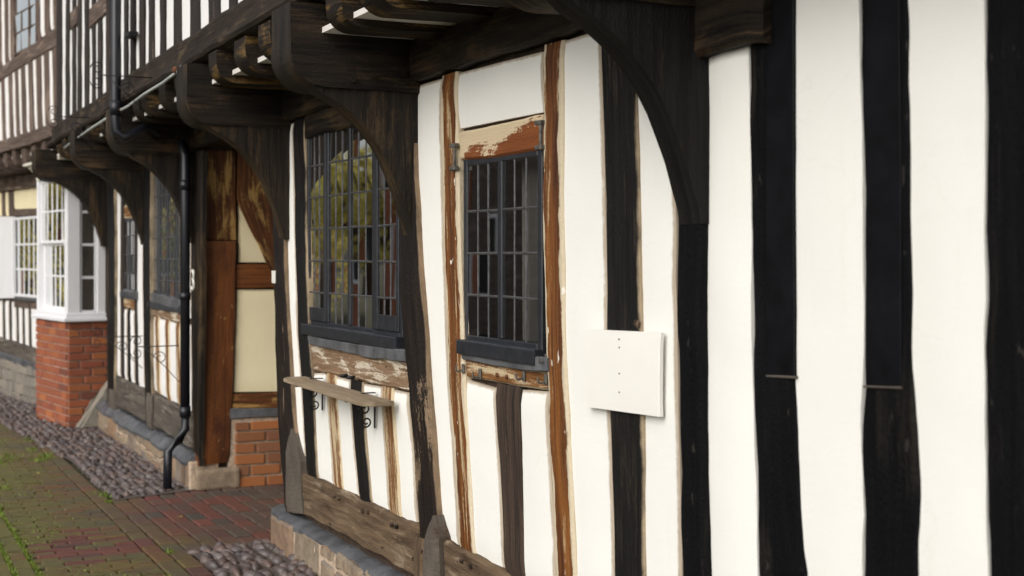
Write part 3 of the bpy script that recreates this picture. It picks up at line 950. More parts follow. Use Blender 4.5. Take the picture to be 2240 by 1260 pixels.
# wall that runs on past the picture's edge
for i, s in enumerate((5.62, 6.1, 6.6, 7.1, 7.6, 8.1)):
    stud([(s, 2.36), (s, .3)], [(s + .14, 2.36), (s + .14, .3)], 'black', .008, px=False)
    panel([(s + .14, 2.36), (s + .14, .3)], [(s + .5, 2.36), (s + .5, .3)], px=False, gap=.001)
panel([(5.42, 2.36), (5.42, .3)], [(5.62, 2.36), (5.62, .3)], px=False, gap=.001)

# lintel, rails
strip('lintel', WALL, [(998, 289), (1060, 278), (1120, 264), (1183, 250)], [(1001, 350), (1060, 346), (1120, 338), (1186, 326)], .008, .04, 'head', H, wob=.004, bev=.008, relief=.003)
strip('rail', WALL, [(1012, 783), (1100, 797), (1198, 815)], [(1016, 826), (1070, 834), (1130, 846), (1198, 853)], .006, .04, 'tan', H, wob=.004, bev=.008, relief=.003)
strip('rail', WALL, [(674, 748), (760, 762), (884, 784)], [(681, 812), (720, 818), (800, 836), (890, 857)], .010, .04, 'rail', H, wob=.006, bev=.010, relief=.006)
# sill beam on the plinth
strip('sill_beam', WALL, [(652, 1030), (700, 1052), (780, 1090), (850, 1122), (917, 1152)], [(655, 1122), (700, 1145), (780, 1190), (850, 1230), (917, 1268)], .026, .10, 'sill', H, wob=.010, bev=.012, relief=.007)
strip('sill_beam', WALL, [(957, 1178), (1030, 1212), (1110, 1260), (1300, 1370)], [(957, 1296), (1030, 1340), (1110, 1390), (1300, 1510)], .026, .10, 'sill', H, wob=.010, bev=.012, relief=.007)
strip('sill_beam', WALL, [(3.45, .42), (8.8, .42)], [(3.45, .2), (8.8, .2)], .020, .10, 'black', H, px=False, wob=.006, bev=.012)
# wall plate under the joists
strip('wall_plate', WALL, [(-2.03, 2.51), (8.8, 2.51)], [(-2.03, 2.335), (8.8, 2.345)], .045, .12, 'dark', H, px=False, wob=.010, bev=.012, relief=.008)
strip('wall_plate', WALL, [(-5.72, 2.51), (-2.03, 2.51)], [(-5.72, 2.335), (-2.03, 2.335)], .045, .12, 'dark', H, px=False, wob=.010, bev=.012, relief=.008)
strip('window_head', WALL, [(664, 232), (700, 222), (760, 205), (868, 174)], [(664, 304), (700, 292), (760, 278), (868, 246)], .02, .06, 'dark', H, wob=.004)
a = WALL.px(1530, 118, .05); b = WALL.px(1660, 84, .05)
strip('wall_plate', WALL, [(a[0] - .12, 2.345), (b[0], 2.345)], [(a[0] - .12, a[1] - .01), (a[0] + .03, a[1]), (b[0], b[1] - .005)], .05, .1, 'dark', H, px=False, wob=.012, bev=.014, relief=.008)
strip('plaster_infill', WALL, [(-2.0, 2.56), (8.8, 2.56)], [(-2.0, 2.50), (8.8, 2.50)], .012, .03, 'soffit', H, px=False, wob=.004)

# grey repaired feet of the posts, pegs
stud([(632, 938), (621, 985), (622, 1120)], [(634, 938), (652, 1010), (657, 1125)], 'foot', .045, 'post_foot', thick=.04, wob=.003)
stud([(941, 1128), (922, 1180), (921, 1262), (921, 1300)], [(944, 1128), (957, 1178), (959, 1262), (960, 1310)], 'foot', .055, 'post_foot', thick=.05, wob=.003)
stud([(903, 1172), (905, 1300)], [(921, 1180), (922, 1305)], 'sill', .045, 'post_foot', thick=.04, wob=.004)
for (u, v) in ((731, 1084), (742, 1090), (794, 1118), (805, 1120), (858, 1148), (868, 1152), (907, 1222), (921, 1226), (1011, 1226), (1030, 1238)):
    peg(WALL, u, v, .03, .010, .010, 'grain', H)
for (u, v) in ((1089, 820), (1110, 824)):
    peg(WALL, u, v, .006, .009, .008, 'rust', H)
# iron pintles and hooks round window 2
def hook(u, v, h=22, m='zinc'):
    s, z = WALL.px(u, v, .012); s1, z1 = WALL.px(u, v + h, .012)
    bm = bmesh.new()
    box_bm(bm, WALL, s - .008, s + .008, .008, .016, z1, z, .002)
    tube_bm(bm, [WALL.pt(s, .016, z1 + .012), WALL.pt(s, .034, z1 + .006), WALL.pt(s, .042, z1 + .012), WALL.pt(s, .042, z1 + .028)], .004, 6)
    link('hook', from_bm(bm), m, H)
for a in ((1050, 806, 24), (1146, 812, 22), (1013, 796, 20), (1194, 818, 24), (1195, 775, 22)): hook(*a)
def strap(u, v0, v1):
    s, z0 = WALL.px(u, v0, .015); _, z1 = WALL.px(u, v1, .015)
    bm = bmesh.new()
    tube_bm(bm, [WALL.pt(s, .022, z0), WALL.pt(s, .022, z1)], .007, 6)
    for z in (z0, z1): box_bm(bm, WALL, s - .035, s + .012, .008, .03, z - .008, z + .008, .002)
    link('iron_pintle', from_bm(bm), 'zinc', H)
strap(998, 318, 368); strap(1187, 268, 322)

# ------------------------------------------------------------------ windows
def pane_mesh(w_, h_):
    me = bpy.data.meshes.new('pane')
    me.from_pydata([(-w_ / 2, 0, -h_ / 2), (w_ / 2, 0, -h_ / 2), (w_ / 2, 0, h_ / 2), (-w_ / 2, 0, h_ / 2)], [], [(0, 1, 2, 3)])
    me.materials.append(M['glass']); me.update()
    return me

def leaded_window(rect, lights, cols, zrows, fm='frame', rake=0.0, case=(), detail=True, tilt=0.009):
    """lights: list of (s0, s1); zrows: lead heights from bottom to top of the glass; case: which lights are hinged casements"""
    s0, s1, z0, z1 = rect
    wn = bpy.data.objects.new('window', None); C.objects.link(wn)
    wl = WALL.pt((s0 + s1) / 2, 0, z0)
    wn.parent = H; wn.location = wl - WL[H]; WL[wn] = wl
    bw = .035
    # outer frame
    bm = bmesh.new()
    box_bm(bm, WALL, s0, s0 + bw, -.06, -.002, z0, z1, .004)
    box_bm(bm, WALL, s1 - bw, s1, -.06, -.002, z0, z1, .004)
    box_bm(bm, WALL, s0 + bw, s1 - bw, -.06, -.001, z1 - bw, z1, .004)
    box_bm(bm, WALL, s0 + bw, s1 - bw, -.06, -.001, z0, z0 + .03, .004)
    link('frame', from_bm(bm), fm, wn)
    # sill of the frame
    box('sill', WALL, s0 + .0, s1 + .0, -.05, .030, z0 - .045, z0 + .012, fm, wn, .006, 2)
    for a, b in zip(lights, lights[1:]):
        box('mullion', WALL, a[1], b[0], -.055, .002, z0 + .03, z1 - .03, fm, wn, .004)
    for i, (a, b) in enumerate(lights):
        zb, zt = zrows[0], zrows[-1]
        D = -.007
        if i in case:
            bm = bmesh.new()
            cw = .03
            box_bm(bm, WALL, a, a + cw, -.04, .004, z0 + .03, z1 - .035, .003)
            box_bm(bm, WALL, b - cw, b, -.04, .004, z0 + .03, z1 - .035, .003)
            box_bm(bm, WALL, a + cw, b - cw, -.04, .0035, z0 + .03, z0 + .10, .003)
            box_bm(bm, WALL, a + cw, b - cw, -.04, .0035, z1 - .08, z1 - .035, .003)
            link('casement_frame', from_bm(bm), fm, wn)
            a += cw; b -= cw; zb = z0 + .10; zt = z1 - .08; D = -.003
        else:
            zb = z0 + .03; zt = z1 - .03
        zs = [zb] + [z for z in zrows if zb + .04 < z < zt - .04] + [zt]
        n = cols
        xs = [a + (b - a) * k / n for k in range(n + 1)]
        bm = bmesh.new()
        for x in xs[1:-1]: 
            q = rn.uniform(-.002, .002)
            tube_bm(bm, [WALL.pt(x + q, D, zb), WALL.pt(x - q, D, zt)], .004, 6)
        for z in zs[1:-1]:
            q = rn.uniform(-.002, .002)
            tube_bm(bm, [WALL.pt(a, D, z + q), WALL.pt(b, D, z - q)], .0055, 6)
        link('lead_came', from_bm(bm), 'came', wn)
        for k in range(n):
            for za, zc in zip(zs, zs[1:]):
                me = pane_mesh(xs[k + 1] - xs[k] - .001, zc - za - .001)
                inst('pane', me, WALL.pt((xs[k] + xs[k + 1]) / 2, D, (za + zc) / 2), wn, (rn.gauss(0, tilt * .8), 0, rn.gauss(0, tilt)))
    return wn

rows1 = [1.265, 1.412, 1.575, 1.738, 1.902, 2.066, 2.23, 2.30]
L1 = [(.448, .748), (.79, 1.085), (1.122, 1.425), (1.47, 1.768)]
leaded_window(W1, L1, 3, rows1, case=(0, 3))
rows2 = [1.30, 1.448, 1.610, 1.772, 1.95]
leaded_window(W2, [(2.492, 2.775), (2.812, 3.095)], 3, rows2)
rows3 = rows1
L3 = [(-3.605, -3.36), (-3.32, -3.06), (-3.02, -2.76), (-2.72, -2.475)]
leaded_window(W3, L3, 3, rows3, fm='framefar', case=(0, 3))
leaded_window(W4, [(-4.805, -4.575), (-4.545, -4.315)], 2, [1.30, 1.448, 1.610, 1.772, 1.90], fm='framefar')
# lead aprons under the windows
strip('lead_apron', WALL, [(671, 735), (740, 747), (810, 757), (884, 766)], [(675, 752), (740, 768), (810, 783), (884, 792)], .030, .03, 'lead', H, wob=.004, bev=.004, relief=.006)
strip('lead_apron', WALL, [(1004, 757), (1080, 768), (1196, 782)], [(1008, 787), (1080, 800), (1140, 809), (1197, 813)], .022, .02, 'lead', H, wob=.003, bev=.004, relief=.004)
# pale and yellow-green folded strips just behind the panes
def folded_strip(s0, s1, z0, z1, d, m):
    n = 22
    vs, fs = [], []
    for i in range(n + 1):
        s = s0 + (s1 - s0) * i / n
        dd = d + .018 * math.sin(i * 1.9) + .008 * math.sin(i * .7)
        vs += [WALL.pt(s, dd, z0), WALL.pt(s, dd + .004, z1)]
    for i in range(n): fs.append((2 * i, 2 * i + 2, 2 * i + 3, 2 * i + 1))
    me = bpy.data.meshes.new('folded_strip'); me.from_pydata(vs, [], fs); me.update()
    link('folded_strip', me, m, H, smooth=True)
folded_strip(2.66, 2.80, 1.2, 2.05, -.18, 'folded_strip')
folded_strip(2.98, 3.10, 1.2, 2.05, -.17, 'folded_strip_green')
folded_strip(2.44, 2.50, 1.2, 2.05, -.18, 'folded_strip')
folded_strip(1.60, 1.82, 1.2, 2.3, -.25, 'folded_strip')

# ------------------------------------------------------------------ jetty: joists, dragon beams, braces
def sag(s):
    """the old floor dips towards its left end"""
    return -.012 - .055 * max(0.0, min(1.0, (1.7 - s) / 7.5))

def joist(s, w_, z0, z1, dend, m, r=0.12, name='joist', d0=-.1):
    prof = []       # profile in (D, z), rounded lower nose
    for i in range(7):
        a = R(-90 + 90 * i / 6)
        prof.append((dend - r + r * math.cos(a), z0 + r + r * math.sin(a)))
    for i in range(1, 4): prof.append((dend, z0 + r + (z1 - z0 - r) * i / 3))
    prof += [(dend - .15, z1), (d0 + .1, z1), (d0, z1), (d0, z0), (d0 + .12, z0), (d0 + .25, z0 + .002), (d0 + .36, z0)]
    return sweep(name, prof, lambda t, a, b: WALL.pt(t, a, b), [s - w_ / 2, s - w_ / 2 + .012, s, s + w_ / 2 - .012, s + w_ / 2], m, H, amp=.005, freq=6)
big = {'A': 1.99, 'B': 0.13, 'C': -2.10, 'D': -3.80, 'E': -5.62, 'G': 4.16, 'K': 6.4}
for k, s in big.items():
    joist(s - .12 - (.15 if k == 'E' else 0), .27, 2.29, 2.64 + sag(s), .56 if k != 'E' else .62, 'dark', .14, 'jetty_beam', d0=.0)
def spaced(a, b, n):
    return [a + (b - a) * (i + 1) / (n + 1) for i in range(n)]
BIGS = (1.87, .01, -2.22, -3.92, -5.7, 4.04, 6.3)
js = spaced(1.87, 4.04, 4) + spaced(.01, 1.87, 3) + spaced(-2.22, .01, 4) + spaced(-3.92, -2.22, 3) + spaced(-5.74, -3.92, 3) + spaced(4.04, 6.3, 4) + spaced(6.3, 8.8, 5)
for s in js:
    joist(s, .19 + rn.uniform(-.02, .02), 2.47 + rn.uniform(-.008, .014), 2.652 + sag(s), .495 + rn.uniform(-.025, .015), 'joist', .10)
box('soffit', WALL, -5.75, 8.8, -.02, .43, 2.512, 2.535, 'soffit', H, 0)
box('floor_deck', WALL, -5.75, -2.02, -1.3, .40, 2.68, 2.74, 'backing', H, 0)  # decks kept shallow, out of view, so daylight comes in from behind
box('floor_deck', WALL, -2.02, -.02, -.35, .40, 2.68, 2.74, 'backing', H, 0)  # cut shorter still here to brighten the passage
box('floor_deck', WALL, -.02, 8.8, -1.3, .40, 2.68, 2.74, 'backing', H, 0)
box('passage_ceiling', WALL, -2.0, 0.0, -.35, -.1, 2.50, 2.53, 'dark', H, 0)  # stops short, unseen, so sky light falls on the passage side wall

def brace(s, th, m='dark', name='brace'):
    """curved knee brace in the plane across the wall: foot on the post, tip under the beam"""
    ztop = 2.30
    key = [(.030, 1.690), (.038, 1.735), (.060, 1.800), (.080, 1.865), (.109, 1.931), (.140, 2.000), (.179, 2.067), (.226, 2.126), (.2785, 2.179), (.345, 2.228), (.43, 2.272)]
    prof = [(-.02, ztop), (-.02, 2.05), (-.02, 1.69)] + key + [(.46, ztop)]
    return sweep(name, prof, lambda t, a, b: WALL.pt(t, a, b), [s - th / 2, s - th / 2 + .008, s, s + th / 2 - .008, s + th / 2], m, H, amp=.003, freq=6)
for k, s in big.items():
    brace(s - .05 - (.13 if k == 'E' else 0), .11, 'blackworn' if k == 'G' else 'dark')
for (u, v) in ((785, 168), (845, 168), (845, 178)):
    pass
for k in ('A',):
    RS = Plane((big[k] - .12 + .135, 0, 0), (0, 1, 0), (1, 0, 0))
    for (d, z) in ((.21, 2.35), (.10, 2.345), (.07, 2.37), (.30, 2.33)):
        tube('peg', [RS.pt(-d, -.02, z), RS.pt(-d, .014, z)], .014, 'dark', H, 7)

# bressumer carrying the upper floor
prof = [(.30, 2.66), (.40, 2.655), (.475, 2.66), (.505, 2.67), (.515, 2.69), (.508, 2.712), (.478, 2.722), (.470, 2.755), (.466, 2.80), (.470, 2.835), (.462, 2.855), (.42, 2.865), (.30, 2.865)]
ts = [-5.86 + i * .13 for i in range(114)]
sweep('bressumer', prof, lambda t, a, b: WALL.pt(t, a, b + sag(t) + .012 * nz((t, 0, 0), 1.1, 4)), ts, 'fascia', H, amp=.010, freq=4.5)

# upper floor: close studding
UD = .43
box('upper_wall', WALL, -5.78, 8.8, .1, UD - .03, 2.76, 5.2, 'backing', H, 0)
ups = [(131, 9), (149, 6), (163, 6), (175, 6), (191, 7), (206, 6), (220, 7), (238, 7), (259, 9), (277, 6), (293, 8), (313, 8), (333, 9), (358, 9), (389, 14), (428, 18), (470, 22)]
edges = []
for u, wpx in ups:
    vv = 120 if u < 350 else 40
    a = WALL.px(u - wpx / 2, vv, UD)[0]; b = WALL.px(u + wpx / 2, vv, UD)[0]
    edges.append((a, b))
s = edges[-1][1]
while s < 8.6:
    edges.append((s + .22, s + .34)); s += .34
for i, (a, b) in enumerate(edges):
    l1, l2 = rn.uniform(-.02, .02), rn.uniform(-.02, .02)
    if b < 3.5:
        stud([(a + l1, 4.9), (a + l2, 2.76)], [(b + l1, 4.9), (b + l2, 2.76)], 'upwood', UD + .012, px=False, wob=.006)
for (a, b) in zip(edges, edges[1:]):
    if a[1] < 3.4 and b[0] - a[1] > .03:
        panel([(a[1], 4.9), (a[1], 2.76)], [(b[0], 4.9), (b[0], 2.76)], 'plaster_far', UD - .004, px=False, wob=.005, bulge=.004)
for ua, ub in ((152, 166), (193, 230)):
    va = 45 if ua < 180 else 38
    p0 = WALL.px(ua, va, UD + .02); p1 = WALL.px(ub, va - (ub - ua) * .75, UD + .02)
    zm = (p0[1] + p1[1]) / 2
    strip('mid_rail', WALL, [(p0[0], zm + .075), (p1[0], zm + .075)], [(p0[0], zm - .075), (p1[0], zm - .075)], UD + .02, .04, 'farwood', H, px=False)
# unseen roof, cut short at the back to let light into the passage
bm = bmesh.new()
for (d0, z0, d1, z1) in ((.85, 5.0, -1.3, 6.6),):
    vs = [bm.verts.new(WALL.pt(s, d, z)) for s, d, z in ((-5.9, d0, z0), (9, d0, z0), (9, d1, z1), (-5.9, d1, z1), (-5.9, d0, z0 + .15), (9, d0, z0 + .15), (9, d1, z1 + .15), (-5.9, d1, z1 + .15))]
    for f in ((0, 1, 2, 3), (7, 6, 5, 4), (0, 4, 5, 1), (2, 6, 7, 3), (1, 5, 6, 2), (0, 3, 7, 4)): bm.faces.new([vs[i] for i in f])
link('roof', from_bm(bm), 'brick_old', H)

# ------------------------------------------------------------------ plinths
def stone_mesh(seed):
    rn_ = random.Random(seed)
    bm = bmesh.new()
    bmesh.ops.create_cube(bm, size=1.0)
    bmesh.ops.bevel(bm, geom=list(bm.edges), offset=.10, segments=1, affect='EDGES')
    for v in bm.verts:
        v.co += Vector((rn_.uniform(-.08, .08), rn_.uniform(-.06, .06), rn_.uniform(-.10, .10)))
    me = from_bm(bm, 'stone')
    auto_uv(me)
    return me
ST = [stone_mesh(i) for i in range(7)]
ST2 = []
for m_ in ST:
    c = m_.copy(); c.materials.append(M['stone_far']); ST2.append(c); m_.materials.append(M['stone'])
def rubble(pl, s0, s1, z0, z1, D, parent, meshes, ch=(.06, .10), lw=(.10, .24)):
    z = z0
    while z < z1 - .01:
        h = min(rn.uniform(*ch), z1 - z)
        s = s0
        while s < s1 - .01:
            l = min(rn.uniform(*lw), s1 - s)
            if s1 - (s + l) < .05: l = s1 - s
            inst('stone', meshes[rn.randrange(len(meshes))], pl.pt(s + l / 2, D - .06 + rn.uniform(-.008, .012), z + h / 2), parent, (0, rn.uniform(-.03, .03), math.atan2(pl.e.y, pl.e.x)), (l * 1.04 - .004, .14, h * 1.06 - .004))
            s += l
        z += h
def lumps(parent, s0, s1, z1, D, lw):
    # big worn stones, each with its own uneven face
    s = s0
    while s < s1 - .02:
        l = min(rn.uniform(*lw), s1 - s)
        if s1 - s - l < .08: l = s1 - s
        zs = [(-.03, z1)] if rn.random() < .55 else [(-.03, z1 * rn.uniform(.4, .6)), None]
        if zs[-1] is None: zs = [zs[0], (zs[0][1] + .006, z1)]
        for z0, z2 in zs:
            q = rn.uniform(-.015, .015)
            strip('stone', WALL, [(s + q, z2), (s + l + q * .5, z2)], [(s - q, z0), (s + l - q * .5, z0)], D + rn.uniform(-.006, .006), .07, 'stone', parent, px=False, inset=.004, wob=.010, bev=.014, relief=.014, step=.03)
        s += l
pn = box('plinth', WALL, -.03, 8.8, -.14, .062, -.05, .175, 'mortar', H, .01)
lumps(pn, -.03, 2.6, .18, .075, (.18, .45))
strip('lead_flashing', WALL, [(-.06, .215), (.4, .205), (.9, .20), (1.5, .20), (3.2, .205)], [(-.06, .175), (.3, .155), (.8, .165), (1.2, .15), (3.2, .16)], .035, .08, 'lead', H, px=False, slope=.05, wob=.010, bev=.02, relief=.012)
pm = box('plinth', WALL, -5.75, -2.0, -.14, .065, -.05, .19, 'mortar', H, .01)
lumps(pm, -5.75, -2.03, .19, .08, (.16, .4))
strip('lead_flashing', WALL, [(-5.76, .265), (-4.6, .25), (-3.4, .255), (-2.05, .235)], [(-5.76, .19), (-4.6, .155), (-3.4, .175), (-2.05, .16)], .05, .08, 'lead', H, px=False, slope=.06, wob=.012, bev=.02, relief=.016)

# ------------------------------------------------------------------ middle part of the house: left of the passage
pE = ([(233, 392), (236, 600), (235, 800), (233, 905)], [(250, 392), (251, 600), (250, 800), (250, 890)])
pD = ([(313, 330), (312, 600), (315, 800), (318, 928)], [(329, 330), (328, 600), (329, 800), (331, 925)])
pC = ([(418, 330), (417, 600), (419, 800), (420, 985)], [(440, 330), (439, 600), (437, 800), (434, 1020)])
stud(*pE, 'blackworn', .03, 'post'); stud(*pD, 'blackworn', .03, 'post'); stud(*pC, 'dark', .012, 'post', thick=.02)
sD, _ = WALL.px(320, 600, 0)
zs_ = .50
panel(between(pE[1], 396, 822), between([(265, 396), (263, 600), (264, 830)], 396, 828), 'plaster_far')
stud([(264, 396), (263, 600), (264, 828)], [(270, 396), (268, 600), (270, 830)], 'upwood', .012)
stud([(294, 396), (293, 600), (295, 842)], [(299, 396), (298, 600), (300, 845)], 'upwood', .012)
panel([(300, 396), (299, 600), (301, 845)], between(pD[0], 396, 850), 'plaster_far')
panel([(271, 400), (271, 450)], [(293, 400), (293, 448)], 'plaster_cream')
strip('lintel', WALL, [(270, 450), (294, 447)], [(270, 478), (294, 477)], .01, .04, 'tan', H)
strip('lead_apron', WALL, [(268, 632), (296, 638)], [(268, 651), (296, 657)], .03, .03, 'lead', H)
strip('rail', WALL, [(269, 651), (295, 657)], [(269, 672), (295, 677)], .01, .04, 'tan', H)
panel([(270, 673), (271, 830)], [(277, 674), (278, 834)], 'plaster_far')
stud([(278, 673), (279, 834)], [(282, 673), (284, 836)], 'black', .012)
panel([(283, 675), (285, 836)], [(293, 677), (294, 841)], 'plaster_far')
strip('lead_apron', WALL, [(327, 640), (360, 649), (398, 658)], [(327, 660), (360, 670), (398, 680)], .03, .03, 'lead', H, relief=.004)
strip('rail', WALL, [(328, 662), (398, 680)], [(328, 688), (398, 708)], .012, .04, 'rail', H, relief=.005)
m1 = ([(339, 690), (342, 858)], [(346, 692), (349, 863)]); m2 = ([(361, 697), (364, 872)], [(368, 699), (371, 877)]); m3 = ([(384, 703), (388, 884)], [(392, 705), (396, 890)])
panel(between(pD[1], 690, 851), m1[0], 'plaster_far'); panel(m1[1], m2[0], 'plaster_far'); panel(m2[1], m3[0], 'plaster_far'); panel(m3[1], between(pC[0], 708, 905), 'plaster_far')
for mm in (m1, m2, m3): stud(*mm, 'tan', .012)
panel([(399, 372), (399, 690)], between(pC[0], 365, 700), 'plaster_far', -.004)
strip('sill_beam', WALL, [(250, 822), (313, 851)], [(250, 886), (317, 924)], .03, .1, 'sillfar', H, wob=.01, bev=.012, relief=.006)
strip('sill_beam', WALL, [(331, 860), (400, 895), (418, 905)], [(331, 928), (400, 972), (419, 985)], .03, .1, 'sillfar', H, wob=.01, bev=.012, relief=.006)
stud([(318, 858), (319, 934)], [(331, 866), (331, 940)], 'sillfar', .05, 'post_foot', thick=.04)
stud([(236, 850), (236, 905)], [(250, 856), (250, 900)], 'sillfar', .05, 'post_foot', thick=.04)
strip('window_head', WALL, [(-3.66, 2.36), (-2.4, 2.36)], [(-3.66, 2.29), (-2.4, 2.29)], .02, .06, 'dark', H, px=False)

# side wall of the passage
stud([(443, 330), (443, 525)], [(516, 330), (518, 525)], 'ochre', .012, 'post', SIDE, thick=.06)
stud([(442, 527), (437, 800), (434, 1020)], [(518, 527), (512, 800), (503, 1010)], 'redpost', .03, 'post', SIDE, thick=.07)
box('post_base', SIDE, -.03, .27, -.1, .06, 0, .14, 'stone', H, .02, 2)
panel([(520, 330), (520, 576)], [(640, 330), (640, 576)], 'plaster_cream', 0, SIDE)
strip('rail', SIDE, [(518, 578), (640, 578)], [(517, 630), (640, 630)], .012, .05, 'redpost', H, wob=.004)
panel([(516, 631), (508, 860)], [(640, 631), (640, 858)], 'plaster_cream', 0, SIDE)
strip('sill_beam', SIDE, [(508, 862), (640, 858)], [(505, 894), (640, 893)], .02, .05, 'ochre', H, wob=.004)
strip('lead_flashing', SIDE, [(504, 895), (640, 893)], [(504, 918), (640, 908)], .04, .06, 'lead', H, wob=.008, relief=.006)
# curved down-brace across the plaster
strip('wind_brace', SIDE, [(519, 318), (519, 440), (548, 500), (578, 562), (598, 604)], [(600, 318), (600, 420), (602, 470), (604, 520), (606, 560)], .018, .05, 'ochre', H, wob=.004)
bp_ = box('brick_plinth', SIDE, .2, 3.2, -.13, .024, -.05, .475, 'mortar', H, .0)
def brick_mesh(seed, m):
    rn_ = random.Random(seed)
    bm = bmesh.new()
    bmesh.ops.create_cube(bm, size=1.0)
    bmesh.ops.bevel(bm, geom=list(bm.edges), offset=.05, segments=1, affect='EDGES')
    for v in bm.verts: v.co += Vector((rn_.uniform(-.012, .012), rn_.uniform(-.02, .02), rn_.uniform(-.03, .03)))
    me = from_bm(bm, 'brick'); me.materials.append(M[m]); auto_uv(me)
    return me
BO = [brick_mesh(i, 'brick_old') for i in range(5)]
BR = [brick_mesh(20 + i, 'brick') for i in range(5)]
def bricks(pl, s0, s1, z0, z1, D, parent, meshes, pitch=.0745, L=.225, lim=None, off=0):
    rz = math.atan2(pl.e.y, pl.e.x)
    z = z0; r_ = off
    while z < z1 - .02:
        h = min(pitch, z1 - z) - .011
        s = s0 - (L / 2 if r_ % 2 else 0)
        if r_ % 4 == 3: s += .04
        while s < s1 - .01:
            a, b = max(s, s0), min(s + L, s1)
            if lim is None or lim(a, b, z):
                if b - a > .03:
                    inst('brick', meshes[rn.randrange(len(meshes))], pl.pt((a + b) / 2, D - .04 + rn.uniform(-.003, .003), z + h / 2), parent, (0, rn.uniform(-.006, .006), rz), (b - a - .014, .1, h - .003))
            s += L
        z += pitch; r_ += 1
bricks(SIDE, .235, 1.3, .0, .46, .03, bp_, BO, pitch=.078)

# ------------------------------------------------------------------ far house with the bay window
FH = thing('timber_framed_house', FAR.pt(-2.5, 0, 0), 'far timber framed house with white painted bay window on a red brick base', 'house')
box('wall_core', FAR, -8, 0.0, -.3, -.025, 0, 2.7, 'backing', FH, 0)
fs = lambda *a, **k: stud(*a, pl=FAR, par=FH, **k)
def fpanel(A, B, m='plaster_far', D=0.0): return panel(A, B, m, D, FAR, par=FH)
# ground floor left of the bay
strip('wall_plate', FAR, [(-30, 392), (40, 384), (85, 378)], [(-30, 422), (40, 414), (85, 408)], .05, .08, 'farwood', FH, wob=.008)
fpanel([(29, 408), (29, 459)], [(84, 404), (84, 457)], 'plaster_cream')
fpanel([(-30, 410), (-30, 474)], [(4, 410), (4, 474)], 'plaster_cream')
fs([(4, 410), (4, 476)], [(11, 410), (11, 476)], 'farwood', .01)
fpanel([(11, 410), (11, 474)], [(19, 410), (19, 474)], 'plaster_cream')
fs([(19, 410), (19, 660)], [(29, 410), (29, 660)], 'farwood', .01)
strip('lintel', FAR, [(29, 460), (84, 457)], [(29, 473), (84, 471)], .012, .04, 'farwood', FH)
strip('shutter', FAR, [(-40, 474), (27, 474)], [(-40, 655), (28, 652)], .05, .03, 'white', FH, wob=.001, relief=.0005)
strip('rail', FAR, [(29, 651), (84, 655)], [(29, 672), (84, 677)], .012, .04, 'farwood', FH)
strip('lead_apron', FAR, [(29, 648), (84, 652)], [(29, 656), (84, 661)], .03, .03, 'lead', FH)
es = [(6, 10), (20, 24), (36, 39.5), (49, 52.5), (63, 67)]
for a, b in es: fs([(a - 1, 655), (a + 1, 765)], [(b - 1, 655), (b + 1, 765)], 'upwood', .012)
pe = [(-20, -16)] + es + [(84, 88)]
for a, b in zip(pe, pe[1:]): fpanel([(a[1] - 1, 655), (a[1] + 1, 765)], [(b[0] - 1, 655), (b[0] + 1, 765)])
strip('sill_beam', FAR, [(-30, 730), (0, 740), (86, 768)], [(-30, 760), (0, 771), (86, 800)], .06, .1, 'sillfar', FH, wob=.012, relief=.008)
strip('lead_flashing', FAR, [(-30, 760), (0, 770), (86, 799)], [(-30, 772), (0, 784), (86, 814)], .08, .1, 'lead', FH, wob=.01)
fp = box('plinth', FAR, -8, -.9, -.1, .045, -.05, .42, 'mortarpink', FH, 0)
rubble(FAR, -5.2, -1.4, -.02, .42, .07, fp, ST2, (.07, .12), (.12, .3))

